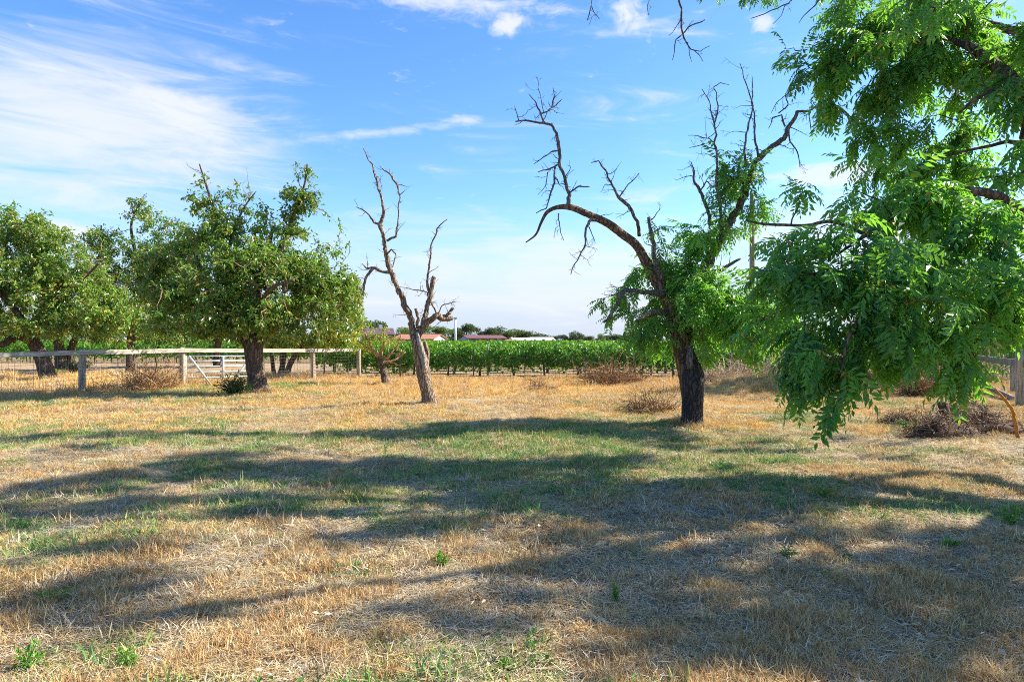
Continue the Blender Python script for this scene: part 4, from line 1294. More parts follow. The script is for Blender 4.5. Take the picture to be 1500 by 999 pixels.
RB = [
    (1195, 115, 42, 55, 9.1, .7), (1245, 70, 44, 40, 9.0, .7), (1310, 45, 60, 40, 8.8, .8), (1390, 25, 60, 36, 8.6, .8), (1350, 95, 60, 34, 8.6, .8), (1290, 120, 40, 34, 8.8, .6), (1215, 165, 22, 22, 9.1, .4),
    (1440, 95, 50, 40, 8.5, .8), (1490, 60, 30, 40, 8.4, .7, .8), (1285, 190, 28, 36, 8.7, .5), (1290, 235, 30, 24, 8.4, .5), (1350, 195, 40, 30, 8.6, .6, .7), (1400, 230, 36, 30, 8.6, .6, .7), (1475, 170, 24, 24, 8.4, .5, .5),
    (1310, 290, 50, 40, 7.6, .7), (1370, 300, 50, 36, 7.5, .7), (1250, 340, 50, 36, 7.7, .7), (1440, 330, 50, 36, 7.6, .8), (1490, 380, 30, 50, 7.7, .8), (1205, 345, 40, 22, 8.0, .5, .9), (1180, 275, 22, 9, 8.8, .2, 1.4),
    (1290, 400, 60, 45, 7.5, .9), (1370, 390, 60, 45, 7.6, .9), (1220, 410, 55, 40, 7.6, .8), (1150, 395, 36, 32, 8.2, .7), (1160, 345, 24, 20, 8.4, .4, .8), (1440, 420, 60, 40, 7.8, .9), (1160, 440, 40, 34, 8.2, .7),
    (1230, 470, 55, 36, 7.4, .7), (1300, 470, 55, 36, 7.5, .8), (1380, 470, 60, 30, 7.8, .9), (1175, 500, 36, 34, 7.8, .5), (1190, 545, 28, 26, 7.8, .35), (1235, 520, 36, 30, 7.3, .45), (1240, 560, 24, 18, 7.25, .3),
    (1165, 565, 14, 18, 7.8, .25), (1225, 585, 12, 12, 7.25, .2), (1290, 508, 40, 12, 7.6, .5, .8), (1392, 530, 32, 26, 7.8, .45, .9), (1410, 560, 20, 12, 7.8, .3, .8), (1455, 470, 44, 16, 7.9, .5, .9), (1495, 300, 26, 30, 7.8, .5), (1500, 430, 26, 36, 7.8, .6), (1470, 120, 40, 30, 8.3, .6), (1400, 188, 44, 20, 8.4, .5), (1455, 262, 44, 24, 8.0, .5), (1502, 200, 20, 30, 8.0, .4, .7), (1340, 240, 40, 24, 8.4, .5), (1495, 150, 16, 20, 8.1, .4), (1120, 480, 26, 30, 8.8, .5)]
RB = [(q[0], q[1], q[2], q[3], q[4] * 1.13 if (q[1] < 262 and q[0] < 1445) else (q[4] - 0.65 if q[1] > 325 else q[4]), q[5] * 0.8, *q[6:]) for q in RB]
GAP = 0.0
walnut_crown(root, np.concatenate(wl), RB,
    r, 92, 5, 0.38, (0.05, 0.95), pairs=7, hang=0.25, big=290, world_blobs=WB)

# dead limb hanging over the top of the picture
bare(root, [
    [(1500, -260, 0, 8), (1300, -200, -.3, 5), (1120, -160, -.6, 4), (990, -90, -.8, 3), (997, -20, -.8, 1.6), (998, 30, -.8, 1.4), (1000, 48, -.8, 1.2), (1005, 62, -.8, 1), (1012, 72, -.8, .8), (1026, 75, -.8, .6), (1040, 67, -.8, .4)],
    [(1000, 50, -.8, 1), (1008, 40, -.8, 1), (1020, 34, -.8, 1), (1034, 28, -.8, .8)],
    [(1000, 50, -.8, .9), (990, 58, -.8, .8), (988, 75, -.8, .7), (985, 88, -.8, .4)],
    [(1015, 72, -.8, .6), (1024, 80, -.8, .5), (1030, 90, -.8, .3)],
    [(1007, 62, -.8, .7), (1010, 80, -.8, .5), (1013, 90, -.8, .3)],
    [(998, 28, -.8, .7), (990, 40, -.7, .5), (980, 52, -.7, .3)],
    [(1120, -160, -.6, 2.5), (940, -60, -.9, 1.6), (870, -20, -1, 1), (866, 8, -1, .8), (860, 30, -1, .5)],
    [(866, 8, -1, .7), (872, 20, -1, .5), (878, 28, -1, .3)],
    [(940, -60, -.9, 1), (955, -10, -.9, .7), (948, 10, -.9, .5), (950, 22, -.9, .3)],
    [(1300, -200, -.3, 3), (1200, -60, -.6, 2), (1155, 5, -.7, 1), (1130, 15, -.7, .8), (1100, 27, -.7, .5)],
    [(1150, 8, -.7, .7), (1145, 22, -.7, .5), (1132, 35, -.7, .3)],
    [(1300, -200, -.3, 3), (1240, -60, -.6, 2), (1200, 0, -.7, 1), (1185, 16, -.7, .8), (1170, 34, -.7, .4)],
    [(1240, -60, -.6, 1.4), (1225, -5, -.6, .9), (1215, 6, -.6, .6)],
], 7.9, BARK_GREY, r, 8, 1.0, 0.12, 5, 0.05, 0.2, name='dead_limb', depth=1, up=-0.1)

# ------------------------------------------------------------------ tree behind, whose trunk shows under the walnut
leafy_tree('distant walnut with a rough grey trunk standing in pale weeds near the right hand fence', (1366, 574), 21.5,
           [[(1364, 572, 0, 8), (1366, 545, 0, 8), (1368, 515, 0, 8), (1366, 495, 0, 7)]],
           [[(1366, 500, 0, 5), (1330, 440, 0, 4), (1290, 370, 0, 2.5), (1265, 320, 0, 1.2)], [(1367, 498, 0, 5), (1385, 430, 0, 4), (1400, 340, 0, 2.5), (1400, 270, 0, 1.2)], [(1367, 505, 0, 4), (1410, 470, 0, 3), (1450, 430, 0, 2)]],
           [(1320, 400, 60, 40, 0, 1.6), (1390, 380, 60, 50, 0, 1.8), (1450, 420, 50, 40, 0, 1.6), (1300, 480, 70, 20, -.5, 1.4), (1400, 480, 60, 20, 0, 1.4), (1290, 330, 50, 36, 0, 1.4), (1380, 310, 50, 36, 0, 1.4), (1330, 500, 50, 10, 0, 1)],
           19, LEAF_WALNUT, 30, 18, 0.14, None, (0.3, 0.8), bm=BARK_GREY, name='walnut_tree', twigm=TWIG_DARK, spread=0.4)

# ------------------------------------------------------------------ left rail fence with gate
LBL = ['mossy grey brown post, the nearest post left of the gate', 'round gate post with pale top at the left end of the white gate', 'short round post right of the trunk of the broad tree', 'last round post at the end of the top rail']


def fx_at(d_):
    return -13.4 + (d_ - 19.5) / 1.38


fence = thing('rail_fence', 'weathered wooden rail fence with wire mesh running from the left edge past the gate', 'fence', (-13.4, 19.5, 0))
pd = [13.6, 16.55, 19.5, 22.0, 26.4, 28.4]
tops = []
for i, d_ in enumerate(pd):
    x_ = fx_at(d_)
    z0 = float(gz(x_, d_))
    mb = MB()
    zz = np.array([-0.15, 0.1, 0.5, 0.9, 1.2, 1.345, 1.36])
    rr_ = np.array([.105, .10, .098, .096, .095, .09, .07]) * (0.95 + 0.1 * R.rand())
    mb.tube(np.stack([x_ + 0.004 * R.randn(7), d_ + 0 * zz, z0 + zz], 1), rr_, 14, 0.03)
    link('post', mb.mesh('post', POST, True), fence)
    tops.append((x_, d_, z0 + 1.27))
fd = unit(np.array([1, 1.38, 0]))
fn = np.array([fd[1], -fd[0], 0])


def board(root_, name, p0, p1, h, th, off, material, label=None, seg=6):
    """a slightly bowed board between two points"""
    p0, p1 = np.array(p0, float), np.array(p1, float)
    t_ = np.linspace(0, 1, seg + 1)
    dr = unit(p1 - p0)
    nn = unit(np.cross(dr, [0, 0, 1]))
    c = p0 + (p1 - p0) * t_[:, None] + nn * off
    c[:, 2] -= 0.012 * np.sin(np.pi * t_)
    up_ = np.cross(nn, dr)
    V = np.concatenate([c + nn * th / 2 + up_ * h / 2, c - nn * th / 2 + up_ * h / 2, c - nn * th / 2 - up_ * h / 2, c + nn * th / 2 - up_ * h / 2]).reshape(4, seg + 1, 3).transpose(1, 0, 2).reshape(-1, 3)
    F = [[4 * i + j, 4 * i + (j + 1) % 4, 4 * i + 4 + (j + 1) % 4, 4 * i + 4 + j] for i in range(seg) for j in range(4)]
    F += [[0, 3, 2, 1], [4 * seg, 4 * seg + 1, 4 * seg + 2, 4 * seg + 3]]
    return link(name, mesh_np(name, V, [np.array(F)], material), root_, label=label)


for i in range(len(tops) - 1):
    a_, b_ = np.array(tops[i]), np.array(tops[i + 1])
    u_ = unit(b_ - a_)
    board(fence, 'rail', a_ + u_ * 0.0, b_ - u_ * 0.006, 0.145, 0.045, 0.125 if i != 99 else 0, RAIL)


def wire_mesh(root_, p0, p1, h, dv, dh, rw, material, z_of=gz, off=0.0, name='wire_mesh'):
    mb = MB()
    p0, p1 = np.array(p0, float), np.array(p1, float)
    Lh = np.linalg.norm(p1 - p0)
    u_ = (p1 - p0) / Lh
    nn = np.array([u_[1], -u_[0]])
    n_ = int(Lh / dv)
    for k_ in range(n_ + 1):
        q = p0 + u_ * (k_ * dv) + nn * off
        z0 = float(z_of(q[0], q[1]))
        mb.tube(np.array([[q[0], q[1], z0 + 0.03], [q[0] + 0.005 * R.randn(), q[1], z0 + h]]), rw, 3, 0, close=False)
    hh_ = np.arange(0.05, h + 0.001, dh)
    ks = np.linspace(0, Lh, max(3, int(Lh / 1.2)))
    for hz in hh_:
        pts_ = np.array([[*(p0 + u_ * s_ + nn * off), 0] for s_ in ks])
        pts_[:, 2] = z_of(pts_[:, 0], pts_[:, 1]) + hz + 0.006 * R.randn(len(ks))
        mb.tube(pts_, rw, 3, 0, close=False)
    return link(name, mb.mesh(name, material), root_, kind='stuff')


wire_mesh(fence, (fx_at(13.6), 13.6), (fx_at(22.0), 22.0), 1.17, 0.15, 0.13, 0.0040, WIRE, off=0.10)
wire_mesh(fence, (fx_at(26.4), 26.4), (fx_at(28.4), 28.4), 1.15, 0.15, 0.13, 0.0042, WIRE, off=0.10)
wire_mesh(fence, (fx_at(24.4), 24.4), (fx_at(26.4), 26.4), 1.15, 0.15, 0.13, 0.0042, WIRE, off=0.10)

# gate, hung from the second visible post
gd0, gd1 = 22.09, 24.25
g0 = np.array([fx_at(gd0), gd0, 0.0]) + fn * 0.02
g1 = np.array([fx_at(gd1), gd1, 0.0]) + fn * 0.02
gate = thing('metal_gate', 'white galvanised tube gate with diagonal braces under the top rail', 'gate', (g0[0], g0[1], float(gz(g0[0], g0[1]))))


def gp(t_, z_, off=0.0):
    q = g0 + (g1 - g0) * t_ + fn * off
    return np.array([q[0], q[1], z_])


def gtube(name, a_, b_, rad, lab=None):
    mb = MB()
    mb.tube(np.array([a_, (a_ + b_) / 2, b_]), rad, 10)
    link(name, mb.mesh(name, GATE, True), gate, label=lab)


zs = [0.30, 0.50, 0.70, 0.90, 1.08]
for z_ in zs:
    gtube('rail', gp(0.02, z_ + 0.04), gp(0.99, z_ + 0.0), 0.026)
gtube('frame_tube', gp(0.0, 0.26), gp(0.0, 1.14), 0.03)
gtube('frame_tube', gp(1.0, 0.24), gp(1.0, 1.11), 0.03)
gtube('upright', gp(0.50, 0.28, .055), gp(0.50, 1.10, .055), 0.042)
gtube('brace', gp(0.03, 1.12, .06), gp(0.34, 0.02, .06), 0.038, 'diagonal brace running down to the ground')
gtube('brace', gp(0.96, 1.12, .06), gp(0.66, 0.24, .06), 0.034)
mb = MB()
for z_ in (0.40, 0.96):
    mb.box((*(gp(-0.012, z_)[:2]), z_), (0.10, 0.05, 0.05), math.atan2(1.38, 1))
link('hinge', mb.mesh('hinge', STEEL), gate, kind=None)

# ------------------------------------------------------------------ field wire fence before the vineyard
wf = thing('wire_fence', 'low field wire fence on dark steel posts along the edge of the vineyard', 'fence', (1.6, 26.0, 0))
wx0, wx1 = fx_at(28.4), 15.8


def wf_y(x_):
    return 28.4 + (x_ - wx0) * (22.0 - 28.4) / (wx1 - wx0) if x_ > 5 else 28.4 + (x_ - wx0) * (25.6 - 28.4) / (5 - wx0)


def wf_y(x_):
    if x_ < 2:
        return 28.4 + (x_ - wx0) * (26.4 - 28.4) / (2 - wx0)
    return 26.4 + (x_ - 2) * (22.4 - 26.4) / (wx1 - 2)


for x_ in (-5.0, -1.67, 3.05, 6.45, 9.2, 12.4):
    y_ = wf_y(x_)
    z0 = float(gz(x_, y_))
    mb = MB()
    mb.box((x_, y_, z0 + 0.60), (0.055, 0.012, 1.45), 0)
    mb.box((x_, y_ + 0.03, z0 + 0.60), (0.012, 0.05, 1.45), 0)
    link('steel_post', mb.mesh('steel_post', STEEL), wf)
wire_mesh(wf, (wx0, 28.4), (2, 26.4), 1.12, 0.15, 0.14, 0.0045, WIRE_RUST)
wire_mesh(wf, (2, 26.4), (wx1, 22.4), 1.12, 0.15, 0.14, 0.0045, WIRE_RUST)

# ------------------------------------------------------------------ right fence
rf = thing('plank_fence', 'grey wooden fence with mesh and a slanting brace at the right edge', 'fence', (*G(1494, 597), 0))
for (px, pyb, pyt, rp, mt_) in ((1418, 570, 512, 4.2, POST_GREY), (1485, 577, 531, 4.4, POST_GREY), (1497, 597, 512, 8, POST), (1540, 620, 512, 9, POST)):
    x_, y_ = G(px, pyb)
    z0 = float(gz(x_, y_))
    zt_ = CAM_H - (pyt - 499) / F0 * y_
    mb = MB()
    zz = np.linspace(-0.1, zt_, 6)
    mb.tube(np.stack([x_ + 0.01 * R.randn(6), y_ + 0 * zz, z0 * (1 - np.linspace(0, 1, 6)) + zz], 1), rp * y_ / F0, 14, 0.04)
    link('post', mb.mesh('post', mt_, True), rf)
q0, q1, q2 = G(1418, 570), G(1497, 597), G(1540, 620)
zr = lambda py, d_: CAM_H - (py - 499) / F0 * d_
board(rf, 'rail', (q0[0], q0[1] - .12, zr(522, q0[1])), (q1[0], q1[1] - .17, zr(532, q1[1])), 0.17, 0.05, 0.0, POST_GREY)
board(rf, 'rail', (q1[0] + .03, q1[1] - .17, zr(532, q1[1])), (q2[0], q2[1] - .17, zr(534, q2[1])), 0.17, 0.05, 0.0, POST_GREY)
qb = G(1480, 590)
board(rf, 'brace', (q0[0] + .05, q0[1] - .1, zr(553, q0[1])), (qb[0], qb[1] - .1, 0.12), 0.15, 0.06, 0.0, POST_GREY, 'slanting grey brace board')
wire_mesh(rf, (q0[0], q0[1]), (q1[0], q1[1]), 1.30, 0.13, 0.12, 0.003, WIRE, off=-0.0)
wire_mesh(rf, (q1[0], q1[1]), (q2[0], q2[1]), 1.25, 0.13, 0.12, 0.003, WIRE, off=-0.0)

# ------------------------------------------------------------------ utility pole
d = 29.5
x_ = (1102 - 750) / F0 * d
pole = thing('utility_pole', 'tall wooden utility pole rising behind the half dead walnut', 'pole', (x_, d, float(gz(x_, d))))
mb = MB()
zz = np.linspace(-0.1, 8.6, 12)
mb.tube(np.stack([x_ + 0 * zz, d + 0 * zz, zz], 1), np.linspace(.15, .105, 12), 14, 0.02)
link('shaft', mb.mesh('shaft', POLE, True), pole)
mb = MB()
mb.box((x_, d - 0.13, 7.95), (0.16, 0.08, 0.10))
mb.tube(np.array([[x_, d - .17, 7.95], [x_, d - .22, 8.06], [x_, d - .22, 8.2]]), [.02, .035, .03], 8)
link('insulator', mb.mesh('insulator', STEEL), pole)

# ------------------------------------------------------------------ vineyard
def vine_meshes(seed, leaves_n=420, lsz=0.13):
    r_ = np.random.RandomState(seed)
    mb = MB()
    tr = crooked((0, 0, -0.05), (0.05 * r_.randn(), 0.05 * r_.randn(), 1), 0.85, 7, 0.14, r_, 0.25)
    mb.tube(tr, np.linspace(0.05, 0.036, len(tr)), 7, 0.15)
    for _ in range(3):
        mb.tube(crooked((0.5 * r_.randn(), 0.05 * r_.randn(), 0.7), (0.4 * r_.randn(), 0.2 * r_.randn(), -1), 0.3 + 0.3 * r_.rand(), 4, 0.3, r_), 0.010, 4, 0)
    for s_ in (-1, 1):
        c_ = crooked(tr[-1], (s_, 0, 0.1), 0.85, 6, 0.08, r_, 0.0)
        mb.tube(c_, np.linspace(0.03, 0.014, len(c_)), 6, 0.12)
    trunk_me = mb.mesh('trunk', BARK_WALNUT, True)
    n_ = leaves_n
    hx = (r_.rand(n_) * 2 - 1) * 0.95
    top = 1.33 + 0.15 * np.sin(hx * 5 + seed) + 0.08 * r_.randn(n_)
    bot = 0.60 + 0.12 * np.sin(hx * 4 + 2 * seed) - 0.12 * (r_.rand(n_) ** 3)
    z_ = bot + (top - bot) * r_.rand(n_) ** 0.9
    wy = 0.30 * (1 - 0.35 * ((z_ - 0.95) / 0.5) ** 2)
    yy = np.sign(r_.randn(n_)) * wy * (0.4 + 0.75 * r_.rand(n_))
    b = np.stack([hx, yy, z_], 1)
    # loose shoots above
    k_ = r_.rand(n_) < 0.05
    b[k_, 2] = 1.35 + 0.30 * r_.rand(k_.sum())
    k_ = r_.rand(n_) < 0.04
    b[k_, 2] = 0.2 + 0.4 * r_.rand(k_.sum())
    dr = unit(np.stack([0.7 * r_.randn(n_), np.sign(yy) * 0.6 + 0.4 * r_.randn(n_), -0.55 + 0.4 * r_.randn(n_)], 1))
    nn = unit(np.stack([0.3 * r_.randn(n_), np.sign(yy) * 0.7, 0.7 + 0.3 * r_.randn(n_)], 1))
    ls = lsz * (0.65 + 0.6 * r_.rand(n_))
    V, F, T = leaf_vf(b, dr, nn, ls, ls * 0.95, 0.12, np.clip(0.45 + 0.2 * r_.randn(n_) + 0.35 * (z_ - 1.0), 0, 1))  # higher leaves tinted lighter: sunlit row tops put into the leaf colour
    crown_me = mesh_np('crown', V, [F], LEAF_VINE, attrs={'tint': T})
    mb = MB()
    mb.box((0.06, 0.03, 0.55), (0.03, 0.03, 1.2))
    stake_me = mb.mesh('stake', STEEL)
    return trunk_me, crown_me, stake_me


VM = [vine_meshes(200 + i, 900, 0.15) for i in range(6)]
ROW0, RSP, VSP = 29.7, 2.5, 1.55
for row in range(3):
    y_ = ROW0 + row * RSP
    half = int(0.88 * y_ / VSP)
    lab = ['grape vine in the front row facing the wire fence', 'grape vine in the second row of the vineyard', 'grape vine in the third row of the vineyard'][row]
    for k_ in range(-half, half + 1):
        x_ = k_ * VSP + 0.2 * row + 0.08 * R.randn()
        if x_ < -9.2:
            continue
        tm, cm, sm = VM[R.randint(6)]
        v = thing('grape_vine', lab, 'vine', (x_, y_ + 0.05 * R.randn(), 0), 'grape vines in the vineyard ' + ['front', 'second', 'third'][row] + ' row', rz=(math.pi if R.rand() < .5 else 0) + 0.05 * R.randn())
        v.scale = (1, 1, float(0.90 + 0.14 * R.rand()))
        link('trunk', tm, v, world=False)
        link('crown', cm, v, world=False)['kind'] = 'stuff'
        link('stake', sm, v, world=False)
vine_var = []
for i in range(5):
    tm, cm, sm = vine_meshes(300 + i, 420, 0.19)
    vine_var.append(cm)
vc = variants('far_vine', vine_var)
px_, py_ = [], []
for row in range(3, 62):
    y_ = ROW0 + row * RSP
    half = 0.95 * y_
    xs = np.arange(-half, half, VSP * 1.15)
    if y_ < 47:
        xs = xs[xs > -9.2]
    px_.append(xs + 0.15 * R.randn(len(xs)))
    py_.append(np.full(len(xs), y_))
px_, py_ = np.concatenate(px_), np.concatenate(py_)
o_ = scatter('vineyard_rows', np.stack([px_, py_, 0 * px_], 1), vc, 5, 0.98 + 0.08 * R.rand(len(px_)), tilt=0.0)
rot = np.zeros((len(px_), 3), np.float32)
rot[:, 2] = (R.rand(len(px_)) < 0.5) * math.pi
o_.data.attributes['rot'].data.foreach_set('vector', rot.ravel())
# bare trunks of the farther rows, seen under the leaves
mb = MB()
for row in range(3, 9):
    y_ = ROW0 + row * RSP
    for x_ in np.arange(-0.9 * y_ if y_ > 47 else -9.2, 0.9 * y_, VSP):
        x2 = x_ + 0.1 * R.randn()
        mb.tube(np.array([[x2, y_, 0], [x2 + .04 * R.randn(), y_, .4], [x2 + .05 * R.randn(), y_, .85]]), 0.035, 4, 0, close=False)
link('vineyard_trunks', mb.mesh('vineyard_trunks', BARK_WALNUT), kind='stuff')
# trellis wires of the front row
tw_ = thing('trellis', 'trellis of steel wire and end stakes carrying the front vine row', 'trellis', (0, ROW0, 0))
mb = MB()
for z_ in (0.45, 0.85, 1.2):
    mb.tube(np.array([[-9, ROW0, z_], [0, ROW0, z_], [27, ROW0, z_]]), 0.004, 3, 0, close=False)
link('wire', mb.mesh('wire', WIRE_RUST), tw_, kind='stuff')
for x_ in np.arange(-8.9, 27, 7.75):
    mb = MB()
    mb.tube(np.array([[x_, ROW0 - .02, -.1], [x_, ROW0 - .02, 1.5]]), 0.04, 8)
    link('stake', mb.mesh('stake', POST_GREY), tw_)

# ------------------------------------------------------------------ dead brush, weeds and heaps
def tangle(name, label, cat, px, pyb, w_px, h_px, n, mt_, seed, th=0.006, flat=0.35, root_=None, lmul=1.0, group=None):
    """a heap or bush of thin crooked stems"""
    r_ = np.random.RandomState(seed)
    x_, y_ = G(px, pyb)
    wd, ht = w_px * y_ / F0 / 2, h_px * y_ / F0 * 1.3
    z0 = float(gz(x_, y_))
    mb = MB()
    for _ in range(int(n * 1.3)):
        a_ = r_.rand() * 6.283
        q = math.sqrt(r_.rand())
        b = np.array([x_ + wd * q * math.cos(a_) * 0.8, y_ + wd * 0.7 * q * math.sin(a_), z0 + ht * 0.45 * r_.rand() * (1 - q)])
        dr = np.array([math.cos(a_) * q + 0.5 * r_.randn(), math.sin(a_) * q + 0.5 * r_.randn(), (1 - flat) * (0.5 + r_.rand()) + 0.2])
        ln_ = ht * (0.30 + 0.75 * r_.rand() ** 1.6) * lmul * (0.7 + 0.5 * math.sin(a_ * 2 + seed))
        tk = 2.2 if r_.rand() < 0.06 else 1.0
        ln_ = max(ln_, 0.08) * (1.4 if tk > 1 else 1)
        tw2 = crooked(b, dr, ln_, 5, 0.38, r_, -0.05)
        tw2[:, 2] = np.clip(tw2[:, 2], z0 - 0.02, z0 + ht)
        mb.tube(tw2, np.linspace(th * tk, th * 0.5, 6), 3, 0, close=False)
    o2 = link(name, mb.mesh(name, mt_))
    o2['label'] = label
    o2['category'] = cat
    if group:
        o2['group'] = group
    return o2


tangle('dead_shrub', 'brown dead shrub grown through the wire fence before the vines', 'shrub', 888, 563, 62, 40, 420, BRUSH, 1, 0.010, 0.2)
tangle('dead_shrub', 'thin brown dead shrub right beside the bigger one on the wire fence', 'shrub', 925, 562, 44, 34, 240, BRUSH, 2, 0.009, 0.2)
tangle('brush_heap', 'low heap of dead twigs just left of the half dead walnut', 'brush', 952, 603, 70, 36, 330, BRUSH, 3, 0.007, 0.5)
tangle('brush_heap', 'small dark brush heap lying in the shade before the vineyard', 'brush', 790, 572, 46, 20, 160, BRUSH, 4, 0.008, 0.5)
tangle('dead_shrub', 'brown thorny dead shrub just inside the rail fence left of the gate post', 'shrub', 222, 572, 76, 48, 420, BRUSH, 5, 0.009, 0.25)
tangle('dead_shrub', 'small leaning dead shrub to the left of the mossy post', 'shrub', 150, 575, 34, 20, 120, BRUSH, 6, 0.008, 0.3)
for i, (px, pb, wpx, hpx, lab) in enumerate([(1060, 566, 60, 30, 'pale dry weeds right of the sawn walnut stub'), (1125, 562, 60, 48, 'tall bleached weeds at the foot of the utility pole'), (1180, 562, 60, 52, 'tall bleached weeds right of the utility pole behind the hanging leaves'),
                                           (1300, 566, 70, 44, 'bleached dry weeds left of the rough grey trunk'), (1345, 582, 36, 42, 'brownish dry weeds at the foot of the rough grey trunk'),
                                           (1440, 560, 60, 36, 'pale dry weeds behind the grey plank fence'), (1245, 562, 60, 40, 'bleached weeds behind the lowest hanging walnut leaves')]):
    tangle('dry_weeds', lab, 'weeds', px, pb, wpx * 1.25, hpx * 1.1, 700, BRUSH_PALE if i != 4 else BRUSH, 20 + i, 0.009, 0.1)

# long heap of roots and straw on the right
r = np.random.RandomState(77)
heap = thing('root_heap', 'dark heap of roots and straw on the ground near the right edge', 'heap', (*G(1385, 640), 0))
hc = [G(1318, 622), G(1385, 642), G(1435, 636), G(1405, 620)]
mb = MB()
for (cx, cy), hh_, ww_ in zip(hc, (.22, .38, .42, .48), (.55, .7, .85, .8)):
    th_ = np.linspace(0, 2 * np.pi, 19)[:-1]
    rings = []
    for k_, q in enumerate(np.linspace(1, 0.05, 7)):
        rr_ = ww_ * q * (1 + 0.15 * r.randn(18))
        zc = 0.8 * hh_ * (1 - q ** 1.7) * (1 + .12 * r.randn(18)) - 0.03
        rings.append(np.stack([cx + rr_ * np.cos(th_), cy + rr_ * .6 * np.sin(th_), zc + gz(cx, cy)], 1))
    V = np.concatenate(rings)
    F = [[k_ * 18 + j, k_ * 18 + (j + 1) % 18, (k_ + 1) * 18 + (j + 1) % 18, (k_ + 1) * 18 + j] for k_ in range(6) for j in range(18)]
    mb.add(V, F)
EARTH = plain('dark_earth', (0.09, 0.05, 0.03), 0.95, 0.3, 14)
link('earth_core', mb.mesh('earth_core', EARTH, True), heap)
for nm, mt_, n_, th in (('roots', BRUSH_DARK, 1100, 0.0055), ('straw', STRAW_PALE, 420, 0.0035)):
    mb = MB()
    for _ in range(n_):
        i = r.randint(4)
        cx, cy = hc[i]
        ww_, hh_ = (.55, .7, .85, .8)[i], (.22, .38, .42, .48)[i]
        q, a_ = r.rand() ** .6, r.rand() * 6.283
        b = np.array([cx + ww_ * q * math.cos(a_), cy + ww_ * .6 * q * math.sin(a_), hh_ * (0.75 + .3 * r.rand()) * (1 - q ** 1.7) + gz(cx, cy)])
        mb.tube(crooked(b, (r.randn(), r.randn(), .3 * r.randn() + .15), .18 + .3 * r.rand(), 5, .45, r, -.06), np.linspace(th, th * .5, 6), 3, 0, close=False)
    link(nm, mb.mesh(nm, mt_), heap, kind='stuff')
ln, rd = limb([(1384, 606, 11.2, 7), (1382, 596, 11.2, 7), (1381, 588, 11.2, 5)], 1.0, 0.03)
mb = MB()
mb.tube(ln, rd, 14, 0.15)
link('stump', mb.mesh('stump', BARK_WALNUT, True), heap)

# bent orange stick
mb = MB()
a_ = catmull(np.array([[*P(1494, 652, 10.3), .028], [*P(1488, 622, 10.3), .026], [*P(1483, 600, 10.3), .024], [*P(1470, 583, 10.3), .022], [*P(1458, 568, 10.3), .016]]), 0.04)
a_[:, :3] += r.randn(len(a_), 3) * 0.004
mb.tube(a_[:, :3], a_[:, 3], 9, 0.12)
b_ = catmull(np.array([[*P(1478, 592, 10.3), .01], [*P(1474, 583, 10.25), .008], [*P(1476, 574, 10.2), .005]]), 0.04)
mb.tube(b_[:, :3], b_[:, 3], 6, 0.1)
o_ = link('bent_stick', mb.mesh('bent_stick', ORANGE_WOOD, True))
o_['label'] = 'bent orange peeled branch standing in the ground at the right edge'
o_['category'] = 'branch'

# fallen leaning branch under the walnut
mb = MB()
a_ = catmull(np.array([[*P(1282, 569, 20), .06], [*P(1276, 558, 20), .05], [*P(1268, 545, 20), .04]]), 0.06)
mb.tube(a_[:, :3], a_[:, 3], 8, 0.1)
o_ = link('leaning_branch', mb.mesh('leaning_branch', BARK_FRUIT, True))
o_['label'] = 'short brown branch leaning among the bleached weeds behind the walnut leaves'
o_['category'] = 'branch'


def bush(name, label, cat, px, pyb, w_px, h_px, n, L, material, seed, group=None, upw=0.4):
    r_ = np.random.RandomState(seed)
    x_, y_ = G(px, pyb)
    wd, ht = w_px * y_ / F0 / 2, h_px * y_ / F0
    z0 = float(gz(x_, y_))
    root_ = thing(name, label, cat, (x_, y_, z0), group)
    st = MB()
    tips = []
    ns = max(4, n // 9)
    for _ in range(ns):
        a_ = r_.rand() * 6.283
        q = r_.rand() ** .5
        tip = np.array([x_ + wd * q * math.cos(a_), y_ + wd * .8 * q * math.sin(a_), z0 + ht * (0.25 + .75 * (1 - .6 * q) * r_.rand() ** .5)])
        b = np.array([x_ + .15 * wd * r_.randn(), y_ + .15 * wd * r_.randn(), z0])
        m_ = (b + tip) / 2 + np.array([0, 0, .1 * ht])
        ln_ = catmull(np.array([b, m_, tip]), ht / 5)
        st.tube(ln_, max(0.0015, 0.012 * ht), 3, 0, close=False)
        for q_ in ln_[1:]:
            tips.append(q_)
    link('stems', st.mesh('stems', TWIG_DARK if name != 'weed' else WEED), root_, kind='stuff')
    tips = np.array(tips)
    idx = r_.randint(0, len(tips), n)
    b = tips[idx] + r_.randn(n, 3) * np.array([wd, wd, ht]) * 0.07
    b[:, 2] = np.maximum(b[:, 2], z0 + 0.005)
    cdir = unit(b - np.array([x_, y_, z0 + ht * .3]))
    V, F, T = leaf_vf(b, unit(cdir + .6 * r_.randn(n, 3)), unit(r_.randn(n, 3) * .5 + [0, 0, 1]), L * (.6 + .7 * r_.rand(n)), L * .38 * (.7 + .6 * r_.rand(n)), .15, np.clip(.5 + .25 * r_.randn(n), 0, 1))
    link('foliage', mesh_np('foliage', V, [F], material, attrs={'tint': T}), root_, kind='stuff')


